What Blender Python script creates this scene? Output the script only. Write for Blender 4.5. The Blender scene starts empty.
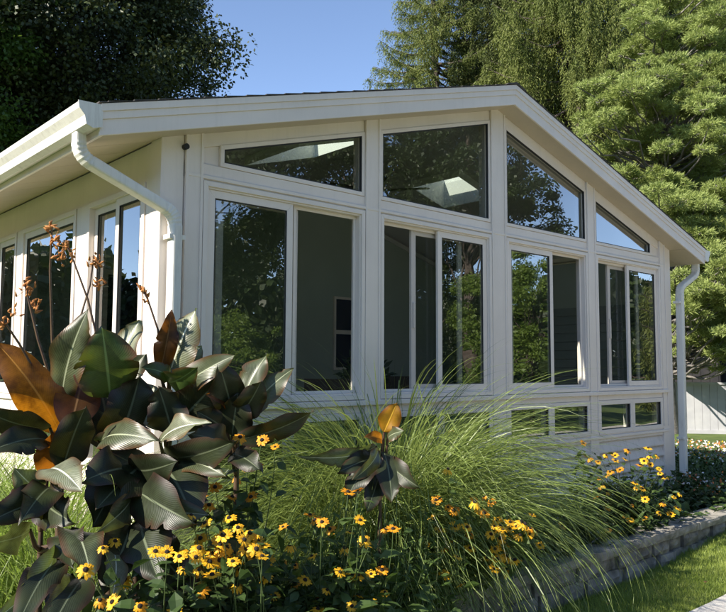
import bpy, bmesh, math, random
import numpy as np
from mathutils import Vector, Matrix
R = math.radians
random.seed(7); rng = np.random.default_rng(11)
S = bpy.context.scene
COL = S.collection

# ------------------------------------------------------------------ camera
CF, YAW, PIT, ROL = 751.81, 0.7319, 0.0796, 0.0046
O = np.array([-5.2334, -4.0584, 1.55])
Fv = np.array([math.sin(YAW)*math.cos(PIT), math.cos(YAW)*math.cos(PIT), math.sin(PIT)])
Rv0 = np.array([math.cos(YAW), -math.sin(YAW), 0.0]); Uv0 = np.cross(Rv0, Fv)
Rv = Rv0*math.cos(ROL)+Uv0*math.sin(ROL); Uv = Uv0*math.cos(ROL)-Rv0*math.sin(ROL)
cam = bpy.data.cameras.new('camera'); camo = bpy.data.objects.new('camera', cam); COL.objects.link(camo)
cam.sensor_fit = 'HORIZONTAL'; cam.sensor_width = 36; cam.lens = CF/726*36
cam.clip_start = 0.05; cam.clip_end = 3000
M = Matrix(((Rv[0], Uv[0], -Fv[0], O[0]), (Rv[1], Uv[1], -Fv[1], O[1]), (Rv[2], Uv[2], -Fv[2], O[2]), (0, 0, 0, 1)))
camo.matrix_world = M
S.camera = camo
def ray(u, v): return Fv + Rv*(u-363)/CF - Uv*(v-306)/CF
def at(u, v, d):                     # the point at depth d (metres along the view axis) seen at picture coordinates u, v
    return Vector(O + ray(u, v)*d)
def on(u, v, ax, val):
    r = ray(u, v); return Vector(O + r*(val-O[ax])/r[ax])

# ------------------------------------------------------------------ light
SUN_EL, SUN_AZ = 33.0, -81.0         # azimuth measured from +y towards +x
W = bpy.data.worlds.new('World'); S.world = W; W.use_nodes = True
nt = W.node_tree
sky = nt.nodes.new('ShaderNodeTexSky'); sky.sky_type = 'NISHITA'; sky.sun_disc = False
sky.sun_elevation = R(SUN_EL); sky.sun_rotation = R(SUN_AZ)
sky.air_density = 0.68; sky.dust_density = 0.0; sky.ozone_density = 0.0; sky.altitude = 1500
bg = nt.nodes['Background']; bg.inputs[1].default_value = 0.15
nt.links.new(sky.outputs[0], bg.inputs[0])
sl = bpy.data.lights.new('sun', 'SUN'); sl.energy = 4.7; sl.angle = R(0.53); sl.color = (1.0, 0.93, 0.81)
so = bpy.data.objects.new('sun', sl); COL.objects.link(so)
sd = Vector((math.sin(R(SUN_AZ))*math.cos(R(SUN_EL)), math.cos(R(SUN_AZ))*math.cos(R(SUN_EL)), math.sin(R(SUN_EL))))
so.rotation_euler = sd.to_track_quat('Z', 'Y').to_euler(); so.location = sd*30
S.view_settings.view_transform = 'Standard'; S.view_settings.look = 'None'
S.view_settings.exposure = 1.12; S.view_settings.gamma = 1.0; S.view_settings.use_curve_mapping = False
S.cycles.max_bounces = 8; S.cycles.transparent_max_bounces = 16

# ------------------------------------------------------------------ materials
def mat(name, c1, c2=None, scale=8.0, rough=0.6, bump=0.0, bscale=None, trans=0.0, tcol=None, spec=0.5, c3=None, detail=4, coord='Object', stretch=None):
    m = bpy.data.materials.new(name); m.use_nodes = True
    t = m.node_tree; N = t.nodes; L = t.links
    b = N['Principled BSDF']; b.inputs['Roughness'].default_value = rough
    b.inputs['Specular IOR Level'].default_value = spec
    tc = N.new('ShaderNodeTexCoord'); src = tc.outputs[coord]
    if stretch:
        mp = N.new('ShaderNodeMapping'); mp.inputs['Scale'].default_value = stretch; L.new(src, mp.inputs[0]); src = mp.outputs[0]
    if c2:
        n = N.new('ShaderNodeTexNoise'); n.inputs['Scale'].default_value = scale; n.inputs['Detail'].default_value = detail
        L.new(src, n.inputs['Vector'])
        r = N.new('ShaderNodeValToRGB'); r.color_ramp.elements[0].color = (*c1, 1); r.color_ramp.elements[1].color = (*c2, 1)
        r.color_ramp.elements[0].position = 0.33; r.color_ramp.elements[1].position = 0.67
        if c3:
            e = r.color_ramp.elements.new(0.73); e.color = (*c3, 1)
        L.new(n.outputs['Fac'], r.inputs[0]); L.new(r.outputs[0], b.inputs['Base Color']); colout = r.outputs[0]
    else:
        b.inputs['Base Color'].default_value = (*c1, 1); colout = None
    if bump:
        n2 = N.new('ShaderNodeTexNoise'); n2.inputs['Scale'].default_value = bscale or scale*4; n2.inputs['Detail'].default_value = 5
        L.new(src, n2.inputs['Vector'])
        bp = N.new('ShaderNodeBump'); bp.inputs['Strength'].default_value = bump; bp.inputs['Distance'].default_value = 0.01
        L.new(n2.outputs['Fac'], bp.inputs['Height']); L.new(bp.outputs[0], b.inputs['Normal'])
    if trans:
        tr = N.new('ShaderNodeBsdfTranslucent'); mx = N.new('ShaderNodeMixShader'); mx.inputs[0].default_value = trans
        if tcol: tr.inputs[0].default_value = (*tcol, 1)
        elif colout: L.new(colout, tr.inputs[0])
        else: tr.inputs[0].default_value = (*c1, 1)
        L.new(b.outputs[0], mx.inputs[1]); L.new(tr.outputs[0], mx.inputs[2])
        L.new(mx.outputs[0], N['Material Output'].inputs[0])
    return m

def vinyl(name, c, dirt):
    # white vinyl cladding with faint grime that gathers in streaks
    m = mat(name, c, tuple(x*0.93 for x in c), 3.0, 0.42, 0.08, 60, spec=0.4)
    t = m.node_tree; N = t.nodes; L = t.links; b = N['Principled BSDF']
    old = b.inputs['Base Color'].links[0].from_socket
    tc = N.new('ShaderNodeTexCoord'); mp = N.new('ShaderNodeMapping'); mp.inputs['Scale'].default_value = (14, 14, 1.5)
    L.new(tc.outputs['Object'], mp.inputs[0])
    n = N.new('ShaderNodeTexNoise'); n.inputs['Scale'].default_value = 1.6; n.inputs['Detail'].default_value = 8; n.inputs['Roughness'].default_value = .7
    L.new(mp.outputs[0], n.inputs['Vector'])
    r = N.new('ShaderNodeValToRGB'); r.color_ramp.elements[0].position = 0.5; r.color_ramp.elements[1].position = 0.75
    r.color_ramp.elements[1].color = (dirt, dirt, dirt, 1); r.color_ramp.elements[0].color = (0, 0, 0, 1)
    L.new(n.outputs['Fac'], r.inputs[0])
    mx = N.new('ShaderNodeMixRGB'); mx.inputs[2].default_value = (0.30, 0.27, 0.22, 1)
    L.new(r.outputs[0], mx.inputs[0]); L.new(old, mx.inputs[1]); L.new(mx.outputs[0], b.inputs['Base Color'])
    return m

MV = vinyl('white_vinyl', (0.84, 0.75, 0.675), 0.09)
MS = vinyl('siding_vinyl', (0.76, 0.68, 0.61), 0.5)
MSOF = vinyl('soffit_vinyl', (0.55, 0.46, 0.34), 0.2)  # tan tint holds the warm bounce from sunlit ground
MF = vinyl('fascia_metal', (0.82, 0.735, 0.665), 0.10)
MG = vinyl('gutter_metal', (0.80, 0.77, 0.70), 0.4)
MSH = mat('shingle', (0.05, 0.045, 0.04), (0.10, 0.09, 0.085), 25, 0.95, 0.8, 90)
MDK = mat('dark_rubber', (0.02, 0.02, 0.02), rough=0.6)
MIN = mat('interior_wall_paint', (0.36, 0.42, 0.35), (0.40, 0.46, 0.39), 2, 0.8)
MCE = mat('ceiling_paint', (0.55, 0.55, 0.52), rough=0.8)
MSHAFT = mat('shaft_paint', (0.85, 0.85, 0.80), rough=0.7)
MFL = mat('floor_tile', (0.22, 0.19, 0.16), (0.28, 0.24, 0.2), 6, 0.5)
MBR = mat('cap_brown', (0.16, 0.10, 0.06), rough=0.7)

def glass(name, tint, base, gain):
    m = bpy.data.materials.new(name); m.use_nodes = True
    t = m.node_tree; N = t.nodes; L = t.links; N.remove(N['Principled BSDF'])
    lw = N.new('ShaderNodeLayerWeight'); lw.inputs['Blend'].default_value = 0.5
    pw = N.new('ShaderNodeMath'); pw.operation = 'POWER'; pw.inputs[1].default_value = 3.0
    ml = N.new('ShaderNodeMath'); ml.operation = 'MULTIPLY_ADD'; ml.inputs[1].default_value = gain; ml.inputs[2].default_value = base; ml.use_clamp = True
    L.new(lw.outputs['Facing'], pw.inputs[0]); L.new(pw.outputs[0], ml.inputs[0])
    tr = N.new('ShaderNodeBsdfTransparent'); tr.inputs[0].default_value = (*tint, 1)
    gl = N.new('ShaderNodeBsdfGlossy'); gl.inputs['Roughness'].default_value = 0.0
    tc = N.new('ShaderNodeTexCoord'); n = N.new('ShaderNodeTexNoise'); n.inputs['Scale'].default_value = 2.2; n.inputs['Detail'].default_value = 1
    bp = N.new('ShaderNodeBump'); bp.inputs['Strength'].default_value = 0.035; bp.inputs['Distance'].default_value = 0.06
    L.new(tc.outputs['Object'], n.inputs['Vector']); L.new(n.outputs['Fac'], bp.inputs['Height']); L.new(bp.outputs[0], gl.inputs['Normal'])
    mx = N.new('ShaderNodeMixShader'); L.new(ml.outputs[0], mx.inputs[0]); L.new(tr.outputs[0], mx.inputs[1]); L.new(gl.outputs[0], mx.inputs[2])
    L.new(mx.outputs[0], N['Material Output'].inputs[0])
    return m
MGL = glass('window_glass', (0.66, 0.71, 0.68), 0.27, 0.9)
MGL2 = glass('clear_glass', (0.7, 0.75, 0.72), 0.06, 0.6)
def screenmat():
    m = bpy.data.materials.new('insect_screen'); m.use_nodes = True
    t = m.node_tree; N = t.nodes; L = t.links; b = N['Principled BSDF']
    b.inputs['Base Color'].default_value = (0.015, 0.015, 0.017, 1); b.inputs['Roughness'].default_value = 0.7
    tr = N.new('ShaderNodeBsdfTransparent'); mx = N.new('ShaderNodeMixShader'); mx.inputs[0].default_value = 0.14
    L.new(tr.outputs[0], mx.inputs[1]); L.new(b.outputs[0], mx.inputs[2]); L.new(mx.outputs[0], N['Material Output'].inputs[0])
    return m
MSC = screenmat()

# ------------------------------------------------------------------ helpers
def tag(o, label=None, cat=None, group=None, kind=None):
    if label: o['label'] = label
    if cat: o['category'] = cat
    if group: o['group'] = group
    if kind: o['kind'] = kind
    return o
def empty(name, loc=(0, 0, 0)):
    o = bpy.data.objects.new(name, None); COL.objects.link(o); o.location = loc; o.empty_display_size = 0.1; return o
def link(name, me, m, parent=None):
    o = bpy.data.objects.new(name, me); COL.objects.link(o)
    ms = m if isinstance(m, (list, tuple)) else [m]
    if not me.materials:
        for x in ms: me.materials.append(x)
    if parent:
        o.parent = parent
        # world coordinates were used for the mesh: undo the parent's offset
        off = Vector((0, 0, 0)); p = parent
        while p: off += p.location; p = p.parent
        o.location = -off
    return o
class MB:
    def __init__(s): s.bm = bmesh.new()
    def box(s, x0, x1, y0, y1, z0, z1, mi=0):
        v = [s.bm.verts.new((x, y, z)) for z in (z0, z1) for y in (y0, y1) for x in (x0, x1)]
        for f in ((0, 2, 3, 1), (4, 5, 7, 6), (0, 1, 5, 4), (2, 6, 7, 3), (0, 4, 6, 2), (1, 3, 7, 5)):
            fc = s.bm.faces.new([v[i] for i in f]); fc.material_index = mi
        return s
    def prism(s, pts, axis, a, b, mi=0):   # pts: 2D polygon; extruded along axis (0 x,1 y,2 z) from a to b
        def mk(p, q):
            if axis == 0: return (q, p[0], p[1])
            if axis == 1: return (p[0], q, p[1])
            return (p[0], p[1], q)
        A = [s.bm.verts.new(mk(p, a)) for p in pts]; B = [s.bm.verts.new(mk(p, b)) for p in pts]
        n = len(pts); fs = [s.bm.faces.new(A), s.bm.faces.new(B[::-1])]
        for i in range(n): fs.append(s.bm.faces.new([A[i], B[i], B[(i+1) % n], A[(i+1) % n]]))
        for f in fs: f.material_index = mi
        return s
    def tube(s, path, rad, n=8, squash=None, cap=True, mi=0):
        # squash=(a,b) half sizes of a rounded rectangle section instead of a circle; rad may be a list
        path = [Vector(p) for p in path]; rings = []; ref = Vector((0, 0, 1))
        prev = None
        for i, p in enumerate(path):
            d = (path[min(i+1, len(path)-1)]-path[max(i-1, 0)]).normalized()
            if prev is None:
                r = ref if abs(d.z) < 0.9 else Vector((1, 0, 0))
                x = d.cross(r).normalized()
            else:
                x = (prev - d*prev.dot(d)).normalized()
            prev = x; y = d.cross(x)
            rr = rad[i] if isinstance(rad, (list, tuple)) else rad
            ring = []
            for k in range(n):
                a = 2*math.pi*(k+0.5)/n
                if squash:
                    cx = math.copysign(abs(math.cos(a))**0.35, math.cos(a))*squash[0]; cy = math.copysign(abs(math.sin(a))**0.35, math.sin(a))*squash[1]
                    if isinstance(rad, (list, tuple)): cx *= rr; cy *= rr
                else: cx, cy = math.cos(a)*rr, math.sin(a)*rr
                ring.append(s.bm.verts.new(p+x*cx+y*cy))
            rings.append(ring)
        for a, b in zip(rings, rings[1:]):
            for k in range(n):
                f = s.bm.faces.new([a[k], a[(k+1) % n], b[(k+1) % n], b[k]]); f.smooth = not squash; f.material_index = mi
        if cap:
            f = s.bm.faces.new(rings[0][::-1]); f.material_index = mi; f = s.bm.faces.new(rings[-1]); f.material_index = mi
        return s
    def quad(s, pts, mi=0):
        f = s.bm.faces.new([s.bm.verts.new(p) for p in pts]); f.material_index = mi; return s
    def done(s, name, m, parent=None, bevel=0):
        bmesh.ops.recalc_face_normals(s.bm, faces=s.bm.faces)
        me = bpy.data.meshes.new(name); s.bm.to_mesh(me); s.bm.free()
        o = link(name, me, m, parent)
        if bevel:
            b = o.modifiers.new('bevel', 'BEVEL'); b.width = bevel; b.segments = 2; b.limit_method = 'ANGLE'; b.angle_limit = R(40)
        return o

def quads_mesh(name, V, nper=4, mi=None, smooth=False):
    """V: (N, nper, 3) one polygon each"""
    V = np.asarray(V, dtype=np.float32); n = V.shape[0]
    me = bpy.data.meshes.new(name)
    me.vertices.add(n*nper); me.vertices.foreach_set('co', V.reshape(-1))
    me.loops.add(n*nper); me.loops.foreach_set('vertex_index', np.arange(n*nper, dtype=np.int32))
    me.polygons.add(n); me.polygons.foreach_set('loop_start', np.arange(n, dtype=np.int32)*nper)
    me.polygons.foreach_set('loop_total', np.full(n, nper, dtype=np.int32))
    if mi is not None: me.polygons.foreach_set('material_index', np.asarray(mi, dtype=np.int32))
    me.update(calc_edges=True); me.validate()
    return me
def norm(a): return a/np.maximum(np.linalg.norm(a, axis=-1, keepdims=True), 1e-9)
def leafquads(P, A, Bd, ln, wd):
    """diamond leaves: base P, axis A, width dir Bd"""
    A = norm(A); Bd = norm(Bd - A*(A*Bd).sum(-1, keepdims=True))
    ln = np.asarray(ln).reshape(-1, 1); wd = np.asarray(wd).reshape(-1, 1)
    Nn = np.cross(A, Bd)
    mid = P+A*ln*0.45+Nn*ln*0.05
    return np.stack([P, mid+Bd*wd*0.5, P+A*ln, mid-Bd*wd*0.5], 1)

# ------------------------------------------------------------------ ground
def lawn_mat():
    m = mat('lawn', (0.06, 0.10, 0.015), (0.12, 0.17, 0.03), 3.0, 0.9, 1.0, 120)
    return m
ML = lawn_mat()
GZ = -0.03
def gz(x):
    t = min(1.0, max(0.0, (x+0.3)/2.9)); return GZ+0.15*t*t*(3-2*t)
XS = [-400, -40, -8, -3, -1, -.3]+[-.3+2.9*k/14 for k in range(1, 15)]+[4, 8, 40, 400]
bm = MB(); ra = [(bm.bm.verts.new((x, -400, gz(x))), bm.bm.verts.new((x, 400, gz(x)))) for x in XS]
for a_, b_ in zip(ra, ra[1:]): bm.bm.faces.new([a_[0], b_[0], b_[1], a_[1]]).smooth = True
g = bm.done('ground', ML); tag(g, kind='structure')
MSOIL = mat('soil', (0.018, 0.013, 0.009), (0.045, 0.032, 0.022), 18, 1.0, 1.0, 60)
MPATH = mat('concrete', (0.55, 0.51, 0.46), (0.66, 0.62, 0.56), 6, 0.9, 0.3, 90)
# bed behind the retaining wall and at the left corner
bb = MB()
bb.prism([(-2.9, -1.05), (-4.3, -2.35), (-5.0, -2.2), (-4.7, -0.9), (-3.9, 0.9), (-3.2, 1.2), (-3.2, 0.0), (3.3, 0.0), (4.6, 0.6), (4.9, -0.2), (4.6, -1.0), (3.6, -1.05)], 2, GZ-0.1, 0.12)
o = bb.done('garden_bed', MSOIL); tag(o, kind='structure')
def patio_edge(x):
    P = [(-13, -3.9), (-0.95, -3.6), (-0.75, -2.2), (-0.42, -1.77), (3.2, -1.86), (9, -2.3), (14, -3.0)]
    for (xa, ya), (xb, yb) in zip(P, P[1:]):
        if xa <= x <= xb: return ya+(yb-ya)*(x-xa)/(xb-xa)
PX = sorted([-13, -.95, -.75, -.42, 3.2, 9, 14]+[x for x in XS if -13 < x < 14])
bb = MB(); ra = [[bb.bm.verts.new((x, y, gz(x)+h_)) for y, h_ in ((patio_edge(x), -.05), (patio_edge(x), .02), (-5.4, .02), (-5.4, -.05))] for x in PX]
for a_, b_ in zip(ra, ra[1:]):
    for k in range(3): bb.bm.faces.new([a_[k], b_[k], b_[k+1], a_[k+1]])
tag(bb.done('patio_bounce_slab', MPATH), kind='structure')  # visible corner is paving; unseen remainder added to bounce sunlight onto the gable

# ------------------------------------------------------------------ retaining wall
MBLK = mat('split_face_block', (0.13, 0.118, 0.10), (0.36, 0.325, 0.28), 9, 0.95, 1.0, 30)
MCAP = mat('cap_block', (0.17, 0.16, 0.125), (0.42, 0.385, 0.335), 9, 0.95, 1.0, 45)
def wallcurve(s):      # s metres from the left end
    x = -3.3+s
    y = -1.14
    if x > 2.6: y = -1.14+0.10*(x-2.6)**2
    if x < -2.2: y = -1.14-0.32*(x+2.2)**2
    return x, y
rw = empty('retaining_wall', (0, -1.1, 0)); tag(rw, 'low curved retaining wall of grey split-face blocks holding the flower bed', 'retaining wall')
def blockcourse(name, z0, z1, blen, off, m, yoff, depth, gap, jit):
    b = MB(); s = off
    while s < 8.2:
        L_ = blen*random.uniform(0.88, 1.1)
        x0, y0 = wallcurve(s+gap/2); x1, y1 = wallcurve(s+L_-gap/2)
        d = Vector((x1-x0, y1-y0, 0)).normalized(); nn = Vector((d.y, -d.x, 0))
        kk = int((s-off)/blen+.5); j = random.uniform(-jit, jit)+((0.012 if kk % 2 else -0.012) if name == 'block_course' else 0)
        nseg = 5; fr = []
        # rough front face grid
        rows = 3
        grid = []
        for r in range(rows+1):
            row = []
            for c in range(nseg+1):
                t = c/nseg; edge = (c in (0, nseg)) or (r in (0, rows))
                bulge = 0 if edge else (0.014+random.uniform(-0.008, 0.010))*(1 if name == 'block_course' else 0.35)
                p = Vector((x0, y0, 0)).lerp(Vector((x1, y1, 0)), t)+nn*(yoff+j+bulge)
                row.append(b.bm.verts.new((p.x, p.y, z0+(z1-z0)*r/rows+(random.uniform(-.003, .003) if edge else 0))))
            grid.append(row)
        for r in range(rows):
            for c in range(nseg): b.bm.faces.new([grid[r][c], grid[r][c+1], grid[r+1][c+1], grid[r+1][c]])
        bt = [b.bm.verts.new((v.co.x-nn.x*depth, v.co.y-nn.y*depth, z1)) for v in grid[rows]]
        for c in range(nseg): b.bm.faces.new([grid[rows][c], grid[rows][c+1], bt[c+1], bt[c]])
        for c, sgn in ((0, 1), (nseg, -1)):
            bo = b.bm.verts.new((bt[c].co.x, bt[c].co.y, z0))
            b.bm.faces.new([grid[r][c] for r in range(rows+1)]+[bt[c], bo])
        s += L_
    return b.done(name, m, rw)
blockcourse('block_course', GZ-0.02, 0.083, 0.26, 0.0, MBLK, 0.0, 0.2, 0.012, 0.006)
blockcourse('block_course', 0.086, 0.188, 0.26, -0.12, MBLK, -0.012, 0.2, 0.012, 0.006)
blockcourse('cap_course', 0.191, 0.25, 0.42, -0.05, MCAP, 0.02, 0.26, 0.006, 0.004)

# ------------------------------------------------------------------ sunroom
H = 3.2; SL = 0.287; ZT = 3.83
DEPTH = 8.0; YB = 3.2
house = empty('sunroom', (0, 0, 0))
tag(house, 'white gabled sunroom with tall sliding windows and lap siding behind the flower bed', 'sunroom')
def zr(x): return ZT-SL*abs(x)
# lap siding: profile prisms
def siding_x(x0, x1, y, z0, z1, face=-1, n=None):
    b = MB(); n = n or max(1, round((z1-z0)/0.115)); h = (z1-z0)/n
    for i in range(n):
        a = z0+i*h
        b.prism([(y+face*0.034, a+.004), (y+face*0.035, a+0.016), (y+face*0.004, a+h), (y-face*0.004, a+h), (y-face*0.004, a+.012), (y+face*.026, a+.010)], 0, x0, x1)
    return b
siding_x(-3.05, 3.05, 0.03, 0.0, 0.80).done('siding_wall', MS, house)
def siding_y(xw, y0, y1, z0, z1, face):
    b = MB(); n = max(1, round((z1-z0)/0.115)); h = (z1-z0)/n
    for i in range(n):
        a = z0+i*h
        b.prism([(xw+face*0.022, a), (xw+face*0.0225, a+0.012), (xw+face*0.006, a+h+0.006), (xw-face*0.002, a+h+0.006), (xw-face*0.002, a)], 1, y0, y1)
    return b
siding_y(-3.17, 0.15, YB, 0.0, 0.80, -1).done('siding_wall', MS, house)
siding_y(-3.17, YB+0.06, DEPTH, 0.0, 2.78, -1).done('siding_wall', MS, house)
siding_y(3.17, 0.15, DEPTH, 0.0, 2.78, 1).done('siding_wall', MS, house)
# inner linings
b = MB(); b.box(-3.05, 3.05, 0.04, 0.12, 0.0, 0.80); b.box(-3.16, -3.06, 0.13, YB, 0, 0.8); b.box(3.06, 3.16, 0.13, YB, 0, 2.86)
b.prism([(-3.16, 0.0), (3.16, 0.0), (3.16, zr(3.16)-.03), (0, ZT-.03), (-3.16, zr(3.16)-.03)], 1, YB, YB+0.12)
b.prism([(-3.16, 0.0), (3.16, 0.0), (3.16, zr(3.16)-.03), (0, ZT-.03), (-3.16, zr(3.16)-.03)], 1, DEPTH-.1, DEPTH)
b.done('inner_wall', MIN, house)
b = MB(); b.box(-3.05, 3.05, 0.13, YB-0.005, 0.0, 0.45); b.done('floor', MFL, house)
b = MB()
for sg in (-1, 1): b.prism([(0, ZT-.10), (sg*3.05, zr(3.05)-.10), (sg*3.05, zr(3.05)-.04), (0, ZT-.04)], 1, YB-.02, YB-.001)
b.done('shade_edge_strip', MCE, house)  # added strip marks the shade difference along the ceiling edge
# base rail, sill rails, header, posts on the gable side
b = MB(); b.box(-3.045, 3.045, 0.0, 0.12, 0.803, 0.875); b.box(-3.045, 3.045, -0.018, 0.0, 0.835, 0.862)
b.done('base_rail', MV, house, 0.003)
b = MB(); b.box(-3.045, 3.045, 0.002, 0.12, 1.215, 1.31); b.box(-3.045, 3.045, -0.03, 0.004, 1.268, 1.305); b.done('sill_rail', MV, house, 0.004)
b = MB(); b.box(-3.045, 3.045, 0.002, 0.12, 2.69, 2.795); b.box(-3.045, 3.045, -0.012, 0.0, 2.70, 2.722); b.done('header_rail', MV, house, 0.003)
def post(x0, x1, nm='post'):
    b = MB(); e = 0.003
    zs = lambda x: zr(x)-0.002
    pts = [(x0, 0.0), (x1, 0.0), (x1, zs(x1))]+([(0, zs(0))] if x0 < 0 < x1 else [])+[(x0, zs(x0))]
    b.prism(pts, 1, -0.008, 0.13)
    w = 0.018
    for xa in (x0, x1-w):     # raised edge strips
        b.prism([(xa, 0.9), (xa+w, 0.9), (xa+w, zs(xa+w)-.001), (xa, zs(xa)-.001)], 1, -0.016, -0.008)
    return b.done(nm, MV, house, 0.002)
for x0, x1 in ((-3.045, -2.925), (-1.575, -1.425), (-0.10, 0.10), (1.425, 1.575), (2.925, 3.045)): post(x0, x1)
for s in (-1, 1):
    b = MB(); xa, xb = sorted((s*3.05, s*3.2))
    b.prism([(xa, 0.0), (xb, 0.0), (xb, zr(xb)), (xa, zr(xa))], 1, 0.004, 0.14)
    b.box(xa+.004, xb-.004, 0.14, 0.1995, 0, 2.897)
    b.done('corner_post', MV, house, 0.004)
b = MB()
for s in (-1, 1): xa, xb = sorted((s*3.04, s*3.06)); b.box(xa, xb, .03, .11, 0.0, 2.9)
b.done('seam_strip', MV, house)
# sloped head band over the gable windows (split per bay)
bays = [(-2.92, -1.58), (-1.42, -0.105), (0.105, 1.42), (1.58, 2.92)]
def top(x): return 3.735-SL*abs(x)
for i, (xa, xb) in enumerate(bays):
    MB().prism([(xa, top(xa)), (xb, top(xb)), (xb, zr(xb)-.003), (xa, zr(xa)-.003)], 1, 0.003, 0.12).done('head_band', MV, house, 0.002)
def ring(b, outer, inner, y0, y1):
    n = len(outer)
    for i in range(n):
        j = (i+1) % n
        b.prism([outer[i], outer[j], inner[j], inner[i]], 1, y0, y1)
def inset(poly, w):
    n = len(poly); out = []
    for i in range(n):
        p0 = Vector(poly[i-1]); p1 = Vector(poly[i]); p2 = Vector(poly[(i+1) % n])
        d1 = (p1-p0).normalized(); d2 = (p2-p1).normalized()
        n1 = Vector((-d1.y, d1.x)); n2 = Vector((-d2.y, d2.x))
        k = 1+n1.dot(n2); q = p1+(n1+n2)*(w/k); out.append((q.x, q.y))
    return out
# gable (trapezoid) windows
gx = [(-2.80, -1.578), (-1.422, -0.103), (0.103, 1.422), (1.578, 2.75)]
for xa, xb in gx:
    po = [(xa, 2.797), (xb, 2.797), (xb, top(xb)+.0), (xa, top(xa)+.0)]
    pi = inset(po, 0.028); fr = MB(); ring(fr, po, pi, -0.004, 0.06); f = fr.done('gable_window', MV, house, 0.002)
    gm = MB(); gm.prism(inset(po, 0.026), 1, 0.028, 0.029); 
    me = bpy.data.meshes.new('pane'); gm.bm.free()
    ip = inset(po, 0.026)
    me.from_pydata([(p[0], 0.03, p[1]) for p in ip], [], [list(range(len(ip)))]); p_ = link('pane', me, MGL, f)
    g2 = MB(); ring(g2, pi, inset(pi, 0.007), -0.001, 0.02); g2.done('gasket', MDK, f)
# small solid panels at both ends of the gable
for s in (-1, 1):
    b = MB(); xs = sorted((s*2.925, s*2.80 if s < 0 else s*2.75))
    pts = [(xs[0], 2.797), (xs[1], 2.797), (xs[1], top(xs[1])), (xs[0], top(xs[0]))]
    b.prism(pts, 1, 0.02, 0.08)
    b.done('infill_panel', MV, house, 0.002)
def pane(x0, x1, z0, z1, y, m, parent, axis='x'):
    me = bpy.data.meshes.new('pane')
    if axis == 'x': me.from_pydata([(x0, y, z0), (x1, y, z0), (x1, y, z1), (x0, y, z1)], [], [(0, 1, 2, 3)])
    else: me.from_pydata([(y, x1, z0), (y, x0, z0), (y, x0, z1), (y, x1, z1)], [], [(0, 1, 2, 3)])
    return link('pane' if m is not MSC else 'insect_screen', me, m, parent)
def rect_ring(b, x0, x1, z0, z1, w, y0, y1, wb=None):
    wb = wb or w
    po = [(x0, z0), (x1, z0), (x1, z1), (x0, z1)]; pi = [(x0+w, z0+wb), (x1-w, z0+wb), (x1-w, z1-w), (x0+w, z1-w)]
    ring(b, po, pi, y0, y1)
def slider(xa, xb, z0, z1, splitL, splitR, closed, stack):
    """closed: 'L' or 'R' side carries glass, the other half is open behind an insect screen; stack: x of the slid sash stile"""
    fr = MB(); rect_ring(fr, xa, xb, z0, z1, 0.032, -0.014, 0.10); rect_ring(fr, xa+.032, xb-.032, z0+.032, z1-.032, 0.012, 0.0, 0.09)
    f = fr.done('sliding_window', MV, house, 0.002)
    a, c = xa+.045, xb-.045
    halves = {'L': (a, splitR), 'R': (splitL, c)}
    x0, x1 = halves[closed]
    sb = MB(); rect_ring(sb, x0, x1, z0+.045, z1-.045, 0.05, 0.010, 0.034); s = sb.done('sash', MV, f, 0.002)
    g2 = MB(); rect_ring(g2, x0+.05, x1-.05, z0+.095, z1-.095, 0.006, 0.012, 0.02); g2.done('gasket', MDK, f)
    pane(x0+.046, x1-.046, z0+.09, z1-.09, 0.022, MGL, f)
    o0, o1 = halves['R' if closed == 'L' else 'L']
    sb = MB(); rect_ring(sb, o0, o1, z0+.045, z1-.045, 0.022, 0.042, 0.054); sb.done('screen_frame', MV, f, 0.001)
    pane(o0+.02, o1-.02, z0+.06, z1-.06, 0.048, MSC, f)
    w = (x1-x0)
    sb = MB(); rect_ring(sb, stack, stack+w*0.98, z0+.05, z1-.05, 0.05, 0.064, 0.088)
    # pull handle
    hx = stack+.025 if closed == 'R' else stack+w*.98-.025
    sb.box(hx-.012, hx+.012, 0.052, 0.064, (z0+z1)/2-.15, (z0+z1)/2+.05)
    sb.done('inner_sash', MV, f, 0.002)
    pane(stack+.05, stack+w*.98-.05, z0+.1, z1-.1, 0.076, MGL2, f)
slider(-2.92, -1.58, 1.31, 2.688, -2.19, -2.22, 'L', -2.78)
slider(-1.42, -0.105, 1.31, 2.688, -0.77, -0.72, 'R', -1.02)
slider(0.105, 1.42, 1.31, 2.688, 0.80, 0.84, 'L', 0.24)
slider(1.58, 2.92, 1.31, 2.688, 2.22, 2.28, 'R', 1.92)
for xa, xb in bays:
    fr = MB(); xm = (xa+xb)/2
    rect_ring(fr, xa, xm, 0.876, 1.214, 0.045, -0.010, 0.08); rect_ring(fr, xm+.001, xb, 0.876, 1.214, 0.045, -0.010, 0.08)
    f = fr.done('transom_window', MV, house, 0.002)
    g2 = MB(); rect_ring(g2, xa+.045, xm-.045, 0.921, 1.169, 0.006, 0.0, 0.02); rect_ring(g2, xm+.046, xb-.045, 0.921, 1.169, 0.006, 0.0, 0.02); g2.done('gasket', MDK, f)
    pane(xa+.04, xm-.04, 0.915, 1.175, 0.018, MGL, f); pane(xm+.04, xb-.04, 0.915, 1.175, 0.018, MGL, f)

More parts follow.
